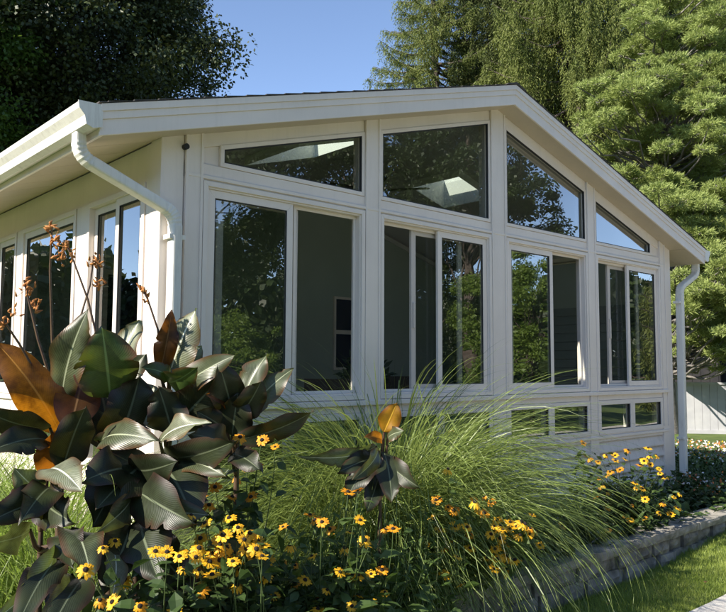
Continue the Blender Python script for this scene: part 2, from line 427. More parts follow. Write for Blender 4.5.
# left side wall (x = -3.2, faces -x)
def ringx(b, y0, y1, z0, z1, w, xa, xb):
    po = [(y0, z0), (y1, z0), (y1, z1), (y0, z1)]; pi = [(y0+w, z0+w), (y1-w, z0+w), (y1-w, z1-w), (y0+w, z1-w)]
    for i in range(4):
        j = (i+1) % 4; b.prism([po[i], po[j], pi[j], pi[i]], 0, xa, xb)
b = MB(); b.box(-3.185, -3.06, 0.2, YB, 2.67, 2.902); b.box(-3.185, -3.06, 0.205, YB, 0.803, 0.875); b.box(-3.185, -3.06, 0.205, YB, 1.215, 1.31)
b.box(-3.215, -3.185, 0.205, YB, 1.265, 1.305); b.done('side_rail', MV, house, 0.003)
lw = [(0.20, 1.08, 0.60), (1.29, 2.46, None), (2.60, 3.12, None)]
for y0, y1 in ((1.085, 1.285), (2.465, 2.595), (3.125, 3.2)):
    b = MB(); b.box(-3.198, -3.06, y0, y1, 0.0, 2.669); b.done('post', MV, house, 0.003)
for y0, y1, sp in lw:
    f = MB(); ringx(f, y0+.003, y1, 1.31, 2.668, 0.035, -3.205, -3.09); fo = f.done('side_window', MV, house, 0.002)
    segs = [(y0+.038, y1-.035)] if sp is None else [(y0+.038, 0.645), (0.655, y1-.035)]
    for k, (a, c) in enumerate(segs):
        xo = -3.19 if k == 0 else -3.165
        f = MB(); ringx(f, a, c, 1.345, 2.633, 0.05, xo, xo+.03); f.done('sash', MV, fo, 0.002)
        pane(a+.046, c-.046, 1.39, 2.588, xo+.015, MGL, fo, 'y')
        f = MB(); ringx(f, a+.05, c-.05, 1.395, 2.583, 0.006, xo+.002, xo+.012); f.done('gasket', MDK, fo)
    f = MB(); ringx(f, y0+.003, y1, 0.876, 1.214, 0.045, -3.20, -3.10); fo = f.done('transom_window', MV, house, 0.002)
    pane(y0+.04, y1-.04, 0.915, 1.175, -3.165, MGL, fo, 'y')

# roof: two slabs with skylight shafts, soffits, fascias
OV = 0.20; EX = 3.64
def slope_slab(b, s, x0, x1, y0, y1, zoff0, zoff1):
    xa, xb = sorted((s*x0, s*x1))
    b.prism([(xa, zr(xa)+zoff0), (xb, zr(xb)+zoff0), (xb, zr(xb)+zoff1), (xa, zr(xa)+zoff1)], 1, y0, y1)
sk = {-1: (1.10, 1.85, 0.45, 1.2), 1: (0.70, 1.25, 1.05, 1.75)}
roof = MB(); ceil = MB(); shing = MB()
for s in (-1, 1):
    a0, a1, c0, c1 = sk[s]
    for bld, z0, z1, ylo, ex in ((roof, 0.002, 0.16, -OV+.02, EX-.02), (ceil, -0.012, 0.0, 0.13, 3.055)):
        slope_slab(bld, s, 0, a0, ylo, DEPTH if bld is roof else YB, z0, z1); slope_slab(bld, s, a1, ex, ylo, DEPTH if bld is roof else YB, z0, z1)
        slope_slab(bld, s, a0, a1, ylo, c0, z0, z1); slope_slab(bld, s, a0, a1, c1, DEPTH if bld is roof else YB, z0, z1)
    k = 0; st = 0.145
    x = 0.0
    while x < EX+.03:
        x2 = min(x+st, EX+.035)
        for (p, q) in ([(-OV-.022, c0-.02), (c1+.02, DEPTH+.1)] if (x2 > a0-.02 and x < a1+.02) else [(-OV-.022, DEPTH+.1)]):
            xa, xb = s*x, s*x2
            pts = [(xa, zr(xa)+.162), (xb, zr(xb)+.162+.003), (xb, zr(xb)+.162+.010), (xa, zr(xa)+.166)]
            shing.prism(pts, 1, p, q)
        x = x2
shing.prism([(-.13, zr(.13)+.166), (0, ZT+.166), (.13, zr(.13)+.166), (.13, zr(.13)+.178), (0, ZT+.182), (-.13, zr(.13)+.178)], 1, -OV-.024, DEPTH+.1)
ro = roof.done('roof', MV, house); shing.done('shingles', MSH, ro); ceil.done('ceiling', MCE, house)
for s in (-1, 1):
    a0, a1, c0, c1 = sk[s]; b = MB()
    for (p0, p1, q0, q1) in ((a0, a0+.012, c0, c1), (a1-.012, a1, c0, c1), (a0+.012, a1-.012, c0, c0+.012), (a0+.012, a1-.012, c1-.012, c1)):
        slope_slab(b, s, p0, p1, q0, q1, -0.085, 0.24)
    skl = b.done('skylight', MSHAFT, ro)
    zz = 0.20
    xa, xb = s*a0, s*a1
    me = bpy.data.meshes.new('pane'); me.from_pydata([(xa, c0, zr(xa)+zz), (xb, c0, zr(xb)+zz), (xb, c1, zr(xb)+zz), (xa, c1, zr(xa)+zz)], [], [(0, 1, 2, 3)])
    link('pane', me, MGL2, skl)
for s in (-1, 1):
    # rake fascia: two overlapping profile boards
    f = MB()
    def band(z0, z1, y0, y1):
        xa, xb = sorted((0.0, s*3.66)); f.prism([(xa, zr(xa)+z0), (xb, zr(xb)+z0), (xb, zr(xb)+z1), (xa, zr(xa)+z1)], 1, y0, y1)
    band(-0.012, 0.075, -OV, -OV+.018); band(0.075, 0.118, -OV-.008, -OV+.018); band(0.118, 0.160, -OV-.016, -OV+.018)
    f.done('rake_fascia', MF, house, 0.002)
    # soffit under the rake
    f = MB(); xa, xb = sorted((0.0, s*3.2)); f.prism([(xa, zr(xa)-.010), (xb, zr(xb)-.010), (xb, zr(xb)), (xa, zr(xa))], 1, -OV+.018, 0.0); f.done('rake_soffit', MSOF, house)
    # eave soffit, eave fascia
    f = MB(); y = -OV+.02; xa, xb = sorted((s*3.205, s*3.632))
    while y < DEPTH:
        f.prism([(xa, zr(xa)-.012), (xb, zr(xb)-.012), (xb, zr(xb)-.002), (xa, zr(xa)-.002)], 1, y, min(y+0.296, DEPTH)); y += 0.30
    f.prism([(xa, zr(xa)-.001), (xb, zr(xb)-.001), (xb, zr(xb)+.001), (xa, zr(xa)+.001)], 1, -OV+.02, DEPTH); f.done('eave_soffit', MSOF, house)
    f = MB(); f.box(*sorted((s*3.634, s*3.65)), -OV+.019, DEPTH, 2.775, 2.94); f.done('eave_fascia', MF, house)
    # gutter
    pr = [(s*3.652, 2.815), (s*3.70, 2.80), (s*3.735, 2.815), (s*3.745, 2.86), (s*3.775, 2.895), (s*3.78, 2.925), (s*3.768, 2.925), (s*3.76, 2.90), (s*3.73, 2.865), (s*3.722, 2.825), (s*3.70, 2.812), (s*3.664, 2.825), (s*3.664, 2.93), (s*3.652, 2.93)]
    f = MB(); f.prism(pr, 1, -OV-.01, DEPTH)
    cap = [(s*3.651, 2.812), (s*3.70, 2.797), (s*3.738, 2.812), (s*3.748, 2.858), (s*3.778, 2.893), (s*3.784, 2.93), (s*3.651, 2.934)]
    f.prism(cap, 1, -OV-.014, -OV-.0101); f.prism(cap, 1, DEPTH, DEPTH+.004); gut = f.done('gutter', MG, house)
def elbow(pts, n=11, r=0.075):
    out = [Vector(pts[0])]; sc = [1.0]
    for i in range(1, len(pts)-1):
        p0, p1, p2 = Vector(pts[i-1]), Vector(pts[i]), Vector(pts[i+1])
        a = p1+(p0-p1).normalized()*r; c = p1+(p2-p1).normalized()*r
        for k in range(n+1):
            t = k/n; out.append((a*(1-t)+p1*t)*(1-t)+(p1*(1-t)+c*t)*t); sc.append(1.07 if k % 2 else 1.0)
    out.append(Vector(pts[-1])); sc.append(1.0); return out, sc
def downspout(pts, straps):
    path, sc = elbow(pts)
    f = MB(); f.tube(path, sc, 16, squash=(0.040, 0.030)); d = f.done('downspout', MG, house)
    for (x, y, z) in straps:
        f = MB(); f.box(x-.052, x+.052, y-.036, y+.045, z-.014, z+.014); f.done('strap', MG, d, 0.002)
downspout([(-3.70, -0.02, 2.82), (-3.70, -0.02, 2.69), (-3.13, -0.055, 2.44), (-3.13, -0.055, 0.15)], [(-3.13, -0.055, 2.30), (-3.13, -0.055, 1.0)])
downspout([(3.70, -0.07, 2.82), (3.70, -0.07, 2.66), (3.29, -0.06, 2.47), (3.27, -0.055, 0.15)], [(3.27, -0.055, 2.30), (3.27, -0.055, 0.75)])
b = MB(); b.tube([(-3.05, -.03, 2.87), (-3.05, .004, 2.87)], .018, 12); b.done('cable_cap', MDK, house)
for s_, y_ in ((-1, 1.9), (1, 1.9)):
    f = MB(); f.prism([(p_[0]+s_*.002, p_[1]-.002) for p_ in [(s_*3.655, 2.812), (s_*3.70, 2.797), (s_*3.738, 2.812), (s_*3.748, 2.858), (s_*3.778, 2.893), (s_*3.784, 2.928), (s_*3.655, 2.928)]], 1, y_, y_+.04); f.done('gutter_joint', MG, house)
# inner window in the old house wall (seen through the panes)
MNV = mat('navy_glass', (0.01, 0.014, 0.03), rough=0.15)
f = MB()
x0, x1, z0, z1 = 0.78, 1.26, 1.5, 2.42
b = MB(); rect_ring(b, x0, x1, z0, z1, 0.03, YB-.03, YB-.002); b.box(x0+.03, x1-.03, YB-.028, YB-.002, 1.95, 2.0); w = b.done('house_window', MV, house)
b = MB(); b.box(x0+.031, x1-.031, YB-.012, YB-.003, z0+.031, z1-.031); b.done('dark_pane', MNV, w)
b = MB(); rect_ring(b, -2.2, -1.2, 0.45, 2.5, 0.05, YB-.03, YB-.002); w = b.done('door', MV, house); b = MB(); b.box(-2.149, -1.251, YB-.012, YB-.003, 0.501, 2.449); b.done('dark_pane', MNV, w)
# horizontal boards on the inside of the right hand wall
b = MB(); z = 0.46
while z < 2.2:
    b.prism([(3.058, z), (3.04, z+.004), (3.052, z+.105), (3.058, z+.105)], 1, 0.13, YB-.01); z += .108
b.done('inner_boarding', mat('grey_green_board', (0.20, 0.24, 0.21), (0.24, 0.28, 0.25), 3, .6), house)

# ------------------------------------------------------------------ things in the room
MBRN = mat('fan_blade_brown', (0.05, 0.035, 0.025), rough=0.4)
fan = empty('ceiling_fan', (0.25, 1.9, 3.5)); tag(fan, 'ceiling fan with dark blades hanging inside under the ridge', 'ceiling fan')
b = MB(); b.tube([(0.25, 1.9, 3.74), (0.25, 1.9, 3.5)], 0.015, 8); b.tube([(0.25, 1.9, 3.80), (0.25, 1.9, 3.74)], [0.06, 0.04], 12); b.done('rod', MBRN, fan)
b = MB(); b.tube([(0.25, 1.9, 3.54), (0.25, 1.9, 3.51), (0.25, 1.9, 3.45), (0.25, 1.9, 3.40)], [0.05, 0.11, 0.11, 0.05], 20); b.done('motor_housing', MBRN, fan)
for k in range(5):
    a = R(20+72*k); d = Vector((math.cos(a), math.sin(a), 0)); n = Vector((-d.y, d.x, 0)); c = Vector((.25, 1.9, 3.46)); b = MB()
    pts = [c+d*.1-n*.03, c+d*.2-n*.06-Vector((0, 0, .008)), c+d*.6-n*.075-Vector((0, 0, .01)), c+d*.63, c+d*.6+n*.075+Vector((0, 0, .01)), c+d*.2+n*.06+Vector((0, 0, .008)), c+d*.1+n*.03]
    A = [b.bm.verts.new(p) for p in pts]; B = [b.bm.verts.new(p+Vector((0, 0, .008))) for p in pts]
    b.bm.faces.new(A); b.bm.faces.new(B[::-1])
    for i in range(len(A)): b.bm.faces.new([A[i], B[i], B[(i+1) % len(A)], A[(i+1) % len(A)]])
    b.done('blade', MBRN, fan)
tb = empty('round_table', (0.15, 1.9, 0.45)); tag(tb, 'dark round table standing inside the sunroom', 'table')
b = MB(); b.tube([(0.15, 1.9, 1.19), (0.15, 1.9, 1.22)], 0.5, 32); b.done('tabletop', MBRN, tb)
b = MB(); b.tube([(0.15, 1.9, .45), (0.15, 1.9, .5), (0.15, 1.9, 0.6), (0.15, 1.9, 1.19)], [.3, .28, .05, .04], 16); b.done('pedestal', MBRN, tb)
def leafcloud(name, m, parent, c, r, n, ln, wd, up=0.6):
    d = norm(rng.normal(size=(n, 3))); d[:, 2] = np.abs(d[:, 2])
    P = np.array(c)+d*np.array(r)*rng.uniform(0.2, 1, (n, 1))
    A = norm(d+rng.normal(size=(n, 3))*.5+np.array([0, 0, up-.5])); B = rng.normal(size=(n, 3))
    return link(name, quads_mesh(name, leafquads(P, A, B, rng.uniform(.6, 1.2, n)*ln, rng.uniform(.7, 1.2, n)*wd)), m, parent)
MHP = mat('house_plant_green', (0.02, 0.045, 0.02), (0.04, 0.08, 0.03), 5, .5)
pp = empty('potted_plant', (0.15, 1.9, 1.22)); tag(pp, 'leafy potted plant on the dark round table indoors', 'potted plant')
b = MB(); b.tube([(0.15, 1.9, 1.222), (0.15, 1.9, 1.36)], [.07, .1], 16); b.done('pot', mat('terracotta', (.25, .1, .06), rough=.8), pp)
leafcloud('foliage', MHP, pp, (0.15, 1.9, 1.38), (.25, .25, .35), 220, .13, .05)
def chair(x, y, rz, label):
    c = empty('dining_chair', (x, y, .45)); tag(c, label, 'chair', 'chairs inside the sunroom')
    def part(nm, boxes):
        b = MB()
        for bx in boxes: b.box(*bx)
        for v in b.bm.verts:
            q = Matrix.Rotation(rz, 3, 'Z') @ v.co; v.co = q+Vector((x, y, .45))
        b.done(nm, MBRN, c)
    part('seat', [(-.22, .22, -.22, .22, .43, .47)]); part('backrest', [(-.22, .22, .2, .23, .75, .98), (-.22, -.19, .2, .23, .47, .75), (.19, .22, .2, .23, .47, .75)])
    for sx in (-1, 1):
        for sy in (-1, 1): part('leg', [(sx*.2-.018, sx*.2+.018, sy*.2-.018, sy*.2+.018, 0, .43)])
chair(-0.6, 1.5, R(120), 'dark chair on the near left side of the indoor table'); chair(0.95, 2.3, R(-60), 'dark chair on the far right side of the indoor table')
ls = empty('wicker_sofa', (-1.9, 2.6, .45)); tag(ls, 'low dark sofa against the inner wall', 'sofa')
b = MB(); b.box(-2.6, -.9, 2.2, 2.9, .5, .86); b.done('seat', MBRN, ls, .03)
b = MB(); b.box(-2.6, -.9, 2.905, 3.1, .5, 1.3); b.done('backrest', MBRN, ls, .03)
for xx in (-2.74, -.895):
    b = MB(); b.box(xx, xx+.135, 2.2, 3.0, .5, 1.1); b.done('armrest', MBRN, ls, .02)
b = MB()
for xx in (-2.6, -.95):
    for yy in (2.25, 3.0): b.box(xx, xx+.05, yy, yy+.05, .45, .5)
b.done('feet', MBRN, ls)

# ------------------------------------------------------------------ trees
MBK = mat('bark', (0.06, 0.045, 0.035), (0.13, 0.10, 0.085), 12, .95, 1.0, 40)
MBKG = mat('grey_bark', (0.13, 0.12, 0.11), (0.24, 0.22, 0.20), 12, .95, 1.0, 40)
def limb_tube(b, p0, p1, r0, r1, sag=0.0, n=6, seg=5, wob=.04):
    p0 = Vector(p0); p1 = Vector(p1); L_ = (p1-p0).length; pts = []; rr = []
    for i in range(seg+1):
        t = i/seg; q = p0.lerp(p1, t)+Vector((random.gauss(0, wob), random.gauss(0, wob), random.gauss(0, wob)))*L_*(0 if i in (0, seg) else .6)+Vector((0, 0, sag*4*t*(1-t)))
        pts.append(q); rr.append(r0+(r1-r0)*t)
    b.tube(pts, rr, n, cap=False)
def broadleaf(name, label, cat, base, h, crown, cr, nblob, nleaf, lsz, m, trunk_r=.25, group=None, seed=1, bark=None, shell=.45, lo=-1.0):
    """crown: centre height, cr: (rx, ry, rz)"""
    random.seed(seed); g = np.random.default_rng(seed)
    t = empty(name, base); tag(t, label, cat, group)
    c = np.array(base)+np.array([0, 0, crown])
    d = norm(g.normal(size=(nblob*3, 3))); d = d[d[:, 2] > lo][:nblob]; nblob = len(d)
    lob = 1+.16*np.sin(d[:, 0]*5+seed)*np.cos(d[:, 1]*4+seed*2)+.12*np.sin(d[:, 2]*7+seed)
    rad = g.uniform(shell, 1, (nblob, 1))**.6*lob[:, None]
    C = c+d*np.array(cr)*rad
    br = g.uniform(.35, 1.0, nblob)*min(cr)*.20
    b = MB(); top = Vector(c+np.array([0, 0, cr[2]*.55]))
    bs = Vector(base); tpts = [bs+(top-bs)*k/6+Vector((random.gauss(0, .03*h/6), random.gauss(0, .03*h/6), 0))*(k > 0) for k in range(7)]
    b.tube([bs-Vector((0, 0, .3))]+tpts, [trunk_r*1.35]+[trunk_r*(1-.13*k) for k in range(7)], 9, cap=False)
    idx = g.choice(nblob, min(nblob, 60), replace=False)
    for i in idx:
        s = tpts[random.choice([2, 3, 3, 4, 4, 5])]
        limb_tube(b, s, C[i]*.72+c*.28, trunk_r*.2, trunk_r*.04, sag=-.1, wob=.05)
    b.done('trunk', bark or MBK, t)
    per = np.maximum(20, (br**1.6/(br**1.6).sum()*nleaf)).astype(int)
    I = np.repeat(np.arange(nblob), per); n = len(I)
    off = norm(g.normal(size=(n, 3)))*np.minimum(1.35, np.abs(g.normal(size=(n, 1))))**.7*np.array([1, 1, .6])*br[I][:, None]
    P = C[I]+off
    A = norm(off*.8+g.normal(size=(n, 3))*.6*br[I][:, None]+np.array([0, 0, -.35])*br[I][:, None])
    B = norm(g.normal(size=(n, 3))*np.array([1, 1, .35]))
    V = leafquads(P, A, B, g.uniform(.7, 1.3, n)*lsz, g.uniform(.7, 1.2, n)*lsz*.8)
    link('crown', quads_mesh('crown', V), m, t)
    return t
def conifer(name, label, cat, base, h, rbase, m, nwh, seed, droop=.5, hang=.6, z0=.08, esz=.07, group=None, dens=1.0, minz=0):
    """spruce: whorled branches hung with drooping branchlets"""
    random.seed(seed); g = np.random.default_rng(seed)
    t = empty(name, base); tag(t, label, cat, group)
    B0 = np.array(base); b = MB()
    lean = g.normal(size=2)*.02*h
    def ax(z): return B0+np.array([lean[0]*(z/h)**2, lean[1]*(z/h)**2, z])
    b.tube([Vector(ax(h*k/10)) for k in range(11)], [max(.012, .022*h*(1-k/10)) for k in range(11)], 8, cap=False)
    Ps = []; As = []; Ls = []; Ws = []
    for w in range(nwh):
        f = (w+random.random()*.8)/nwh
        z = h*(z0+(1-z0)*f)*0.995
        if z < minz: continue
        rl = rbase*(1-f)**.75*random.uniform(.75, 1.15)+.12
        nb = random.choice([4, 5, 6]); a0 = random.random()*6.28
        for k in range(nb):
            a = a0+6.283*k/nb+random.gauss(0, .2); L_ = rl*random.uniform(.65, 1.12)
            d = np.array([math.cos(a), math.sin(a), 0]); p0 = ax(z)
            ns = 9; ts = np.linspace(0, 1, ns)
            pts = p0+d*ts[:, None]*L_+np.array([0, 0, 1])*(-(droop*ts*(1.2-ts)*1.3)*L_*.8+.12*L_*ts**3)[:, None]
            if L_ > .5: b.tube([Vector(p) for p in pts[::2]], [.03*L_**.5*(1-t_)+.006 for t_ in ts[::2]], 5, cap=False)
            nt_ = int(L_*14*dens)+5
            tt = g.uniform(.12, 1, nt_)**.8
            bp = p0+d*tt[:, None]*L_+np.array([0, 0, 1])*(-(droop*tt*(1.2-tt)*1.3)*L_*.8+.12*L_*tt**3)[:, None]
            side = np.array([-d[1], d[0], 0]); sgn = g.choice([-1, 1], nt_)
            for j in range(nt_):
                hl = hang*random.uniform(.35, 1.15)*(0.35+.65*min(1, L_/1.5)); so_ = sgn[j]*random.uniform(.05, .30)*min(1, L_)
                ne = max(4, int(hl/esz*1.7)); q = np.linspace(0, 1, ne)[:, None]
                # goes sideways first then hangs
                cur = bp[j]+side*so_*np.minimum(1, q*2)+d*.10*q+np.array([0, 0, -1])*hl*np.maximum(0, q-.12)**1.25
                cur = cur+g.normal(size=(ne, 3))*.015
                Ps.append(cur); As.append(np.tile([d[0]*.25, d[1]*.25, -1], (ne, 1))+side*so_+g.normal(size=(ne, 3))*.55)
                Ls.append(g.uniform(.9, 1.6, ne)*esz*(1.1-.5*q[:, 0])*1.6); Ws.append(g.uniform(.26, .42, ne)*esz)
    b.done('trunk', MBK, t)
    P = np.concatenate(Ps); A = np.concatenate(As); L2 = np.concatenate(Ls); W2 = np.concatenate(Ws)
    V = leafquads(P, A, g.normal(size=P.shape), L2, W2)
    link('crown', quads_mesh('crown', V), m, t); return t
def pine(name, label, cat, base, h, m, clumps, seed, tuft=150, nl=13, nlen=.105, group=None, trunk_r=.22):
    """white pine: limbs ending in flat plumes of soft needle tufts; clumps: (centre, radius) in metres"""
    random.seed(seed); g = np.random.default_rng(seed)
    t = empty(name, base); tag(t, label, cat, group); b = MB(); bs = Vector(base)
    b.tube([bs+Vector((random.gauss(0, .05), random.gauss(0, .05), h*k/8)) for k in range(9)], [trunk_r*(1-.11*k) for k in range(9)], 9, cap=False)
    Ps = []; As = []
    for (c, r) in clumps:
        c = np.array(c); zt = min(max(c[2]-.35*np.linalg.norm(c[:2]-np.array(base[:2]))*.6, .8), h*.96)
        limb_tube(b, (base[0], base[1], zt), c, .035, .012, sag=-.1, wob=.04, n=5)
        nt_ = int(tuft*(r/.5)**2*1.6)
        d = norm(g.normal(size=(nt_, 3))); P = c+d*g.uniform(.25, 1, (nt_, 1))**.5*np.array([r, r, r*.34])
        for p in P[::5]: limb_tube(b, c, p, .012, .004, n=4, seg=2)
        out = norm((P-c)*np.array([1, 1, .5])+np.array([0, 0, .35*r]))
        P = np.repeat(P, nl, 0); out = np.repeat(out, nl, 0)
        Ps.append(P+g.normal(size=P.shape)*.015); As.append(out+g.normal(size=P.shape)*.75)
    b.done('trunk', MBKG, t)
    P = np.concatenate(Ps); A = norm(np.concatenate(As)); n = len(P)
    V = leafquads(P, A, g.normal(size=P.shape), g.uniform(.7, 1.2, n)*nlen, np.full(n, .013))
    link('crown', quads_mesh('crown', V), m, t); return t

MMAP = mat('crimson_maple_leaf', (0.026, 0.038, 0.016), (0.060, 0.080, 0.024), .9, .45, trans=.12, tcol=(.05, .05, .015), spec=.35, c3=(.10, .14, .03))  # third tone paints sunlit leaf patches into the crown
MGRN = mat('green_leaf', (0.035, 0.075, 0.015), (0.07, 0.13, 0.025), 1.5, .5, trans=.35, tcol=(.16, .26, .04), spec=.4)
MSPR = mat('spruce_needle', (0.09, 0.115, 0.025), (0.18, 0.205, 0.05), 1.2, .6, trans=.25, tcol=(.13, .18, .04), spec=.25)
MSPD = mat('dark_spruce_needle', (0.045, 0.062, 0.018), (0.10, 0.12, 0.032), 1.3, .6, trans=.15, tcol=(.07, .10, .03), spec=.25)
MPIN = mat('pine_needle', (0.27, 0.32, 0.085), (0.42, 0.50, 0.17), 1.4, .55, trans=.35, tcol=(.26, .34, .08), spec=.3)
MDKL = mat('dark_leaf', (0.022, 0.038, 0.012), (0.05, 0.075, 0.02), 1.2, .5, trans=.2, tcol=(.06, .10, .02))

# big dark maple behind the left side of the roof
c = at(46, 50, 17)
broadleaf('maple_tree', 'big dark purple-leaved maple rising behind the left half of the roof', 'tree', (c.x, c.y, GZ), 13, c.z-GZ, (3.75, 3.75, 3.9), 620, 230000, .085, MMAP, .3, seed=3, shell=.3)
c = at(-95, 20, 15)
broadleaf('maple_tree', 'green-leaved maple at the far left edge beside the dark maple', 'tree', (c.x, c.y, GZ), 12, c.z-GZ, (3.0, 3.0, 3.8), 200, 80000, .09, MGRN, .25, seed=5)
# weeping spruces behind the ridge
def gpos(u, d): p = at(u, 366, d); return (p.x, p.y, GZ)
conifer('spruce_tree', 'spruce with sparse open top, leftmost of the spruces behind the ridge', 'tree', gpos(440, 24), 17.2, 4.5, MSPR, 54, 21, droop=.30, hang=.45, group='spruces behind the roof', dens=3.3, minz=6, esz=.06)
conifer('spruce_tree', 'tall dark dense spruce behind the roof peak, middle of the spruces', 'tree', gpos(503, 25.5), 18.5, 5.0, MSPD, 74, 22, droop=.45, hang=.75, group='spruces behind the roof', minz=6, dens=2.4, esz=.07)
conifer('spruce_tree', 'weeping spruce with bright hanging curtains right of the roof peak', 'tree', gpos(582, 21), 18.5, 4.8, MSPR, 80, 23, droop=.6, hang=1.15, group='spruces behind the roof', dens=2.2, minz=3.5, esz=.065)
conifer('spruce_tree', 'dark spruce at the right edge behind the soft pine', 'tree', gpos(690, 23), 18.5, 5.0, MSPD, 84, 24, droop=.5, hang=.9, group='spruces behind the roof', minz=1, dens=1.3, esz=.08)
# soft bright pine right of the house: plumes placed round its trunk
pb = gpos(668, 16.5)
cl = [(640, 92, 15.2, .62), (612, 120, 15.6, .5), (665, 85, 15.8, .55), (600, 95, 16.2, .4), (690, 100, 15.6, .55), (715, 130, 15.0, .6), (700, 50, 16.4, .6), (735, 70, 15.5, .7), (668, 30, 17, .6), (712, 15, 16.5, .6),
      (600, 150, 16.5, .45), (632, 140, 16.9, .4), (655, 165, 17.2, .45), (598, 192, 16.0, .45), (625, 185, 15.4, .5), (585, 165, 16.6, .35), (655, 182, 15.2, .45), (690, 160, 16.9, .5), (720, 170, 16.2, .5),
      (692, 212, 14.6, .6), (665, 225, 14.9, .5), (718, 200, 15.2, .55), (648, 205, 15.8, .4), (735, 235, 14.6, .6), (700, 245, 14.4, .55), (725, 262, 14.2, .5), (690, 270, 14.8, .45),
      (695, 292, 14.2, .5), (715, 285, 14.0, .5), (740, 300, 14.2, .5), (700, 318, 13.9, .45), (722, 325, 14.1, .5), (690, 340, 14.6, .3), (740, 345, 14.4, .45), (683, 305, 15.4, .4), (708, 345, 15.2, .35),
      (670, 5, 16.6, .6), (650, 20, 16.9, .5), (690, 25, 16.3, .6), (672, 55, 16.2, .5), (655, 115, 15.4, .5), (672, 150, 15.6, .45), (700, -10, 16.5, .6), (640, -5, 17.2, .5), (668, 195, 15.5, .45), (660, 100, 16.8, .5), (760, 150, 16, .8), (770, 250, 15.5, .8), (780, 60, 17, .8), (760, 320, 15.5, .7), (640, 60, 17.6, .5), (735, 120, 16.2, .6), (680, 130, 17, .5), (745, 200, 16.2, .6)]
clumps = []
for (u, v, d, r) in cl:
    for k in range(8):
        p = at(u+random.gauss(0, 14), v+random.gauss(0, 10), d+random.gauss(0, .45)); clumps.append(((p.x, p.y, p.z), r*random.uniform(.28, .72)))
pine('pine_tree', 'soft bright green pine with plumed boughs beside the right end of the house', 'tree', pb, 10.5, MPIN, clumps, 31)

# trees in the garden behind the photographer: what the panes mirror
MLIT = mat('bright_leaf', (0.10, 0.16, 0.025), (0.18, 0.25, 0.05), 1.5, .5, trans=.35, tcol=(.28, .38, .06), spec=.4)
broadleaf('maple_tree', 'big shady maple standing in the garden opposite the left windows', 'tree', (5.4, -16.5, GZ), 12, 7.4, (3.8, 3.8, 4.6), 260, 90000, .11, MDKL, .3, seed=41)
broadleaf('shade_tree', 'dark spreading tree opposite the middle windows, behind the camera', 'tree', (11.0, -13.5, GZ), 12, 7.4, (3.5, 3.5, 4.6), 240, 90000, .11, MDKL, .3, seed=42)
broadleaf('oak_tree', 'high-crowned dark tree mirrored in the window right of the ridge', 'tree', (11.5, -9.9, GZ), 11, 7.4, (2.4, 2.4, 2.6), 160, 60000, .10, MDKL, .2, seed=43)
broadleaf('garden_shrub', 'bright green rounded shrub mirrored in the lower panes of the third bay', 'shrub', (10.2, -6.9, GZ), 4.8, 2.4, (1.9, 1.7, 2.3), 130, 50000, .07, MLIT, .08, seed=44)
broadleaf('garden_shrub', 'bright green bush opposite the left windows below the shady maple', 'shrub', (3.4, -10.2, GZ), 3, 1.4, (2.1, 1.5, 1.3), 120, 50000, .07, MLIT, .08, seed=45)
broadleaf('garden_shrub', 'bright green bush mirrored in the lower panes of the second bay', 'shrub', (8.2, -10.4, GZ), 2.6, 1.2, (1.5, 1.3, 1.1), 90, 36000, .07, MLIT, .08, seed=48)
broadleaf('yew_tree', 'dense dark yew mirrored in the middle windows behind the high-crowned tree', 'tree', (11.6, -12.2, GZ), 5, 3.0, (2.6, 2.2, 2.8), 180, 60000, .08, MDKL, .15, seed=49)
conifer('spruce_tree', 'slender spruce in the garden opposite the last window', 'tree', (19.5, -7.4, GZ), 7.5, 2.2, MSPR, 34, 46, hang=.6, esz=.12)
broadleaf('oak_tree', 'green tree on the lawn to the left of the sunroom', 'tree', (-22, 3, GZ), 9, 5.2, (3.6, 3.6, 3.6), 100, 20000, .2, MGRN, .25, seed=47)
# far belt of trees all round
def belt():
    g = np.random.default_rng(77); n = 230000
    a = g.uniform(0, 2*math.pi, n); rr = g.uniform(44, 52, n)
    hh = 9.2+1.5*np.sin(a*9)+1.2*np.sin(a*23+1)+.8*np.sin(a*51)+.7*np.sin(a*140)+.5*np.sin(a*333)
    hh = hh-4.2*np.exp(-((np.mod(a+math.pi, 2*math.pi)-math.pi+.52)/.30)**2)
    z = g.uniform(0, 1, n)**.8*hh
    P = np.stack([np.cos(a)*rr, np.sin(a)*rr, z], 1)
    V = leafquads(P, g.normal(size=(n, 3)), g.normal(size=(n, 3)), g.uniform(.4, .8, n), g.uniform(.3, .6, n))
    tag(link('woodland', quads_mesh('woodland', V), MDKL), 'distant belt of woodland around the gardens', 'woodland', kind='stuff')
belt()

# ------------------------------------------------------------------ right background: fence, shed, sunny border
MFEN = mat('shaded_white_fence_paint', (0.38, 0.38, 0.40), (0.46, 0.46, 0.47), 4, .6)  # white paint greyed to carry the pine's dappled shade
fe = empty('garden_fence', (11, 4, GZ)); tag(fe, 'low white board fence dappled with sun beyond the right corner', 'fence')
f0 = on(672, 440, 2, GZ); f1 = f0+Vector((.64, -.77, 0))*4.2
f0v = Vector((f0.x, f0.y, 0)); f1v = Vector((f1.x, f1.y, 0)); fd = (f1v-f0v).normalized(); fn = Vector((fd.y, -fd.x, 0))
def fbox(b, s0, s1, t0, t1, z0, z1):
    P = [f0v+fd*s+fn*t for s, t in ((s0, t0), (s1, t0), (s1, t1), (s0, t1))]
    b.prism([(p.x, p.y) for p in P], 2, z0, z1)
b = MB(); s = 0.0
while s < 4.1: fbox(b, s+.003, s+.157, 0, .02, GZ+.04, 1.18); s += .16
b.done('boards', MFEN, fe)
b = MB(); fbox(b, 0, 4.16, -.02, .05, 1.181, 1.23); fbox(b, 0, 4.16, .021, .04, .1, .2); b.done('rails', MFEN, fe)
b = MB()
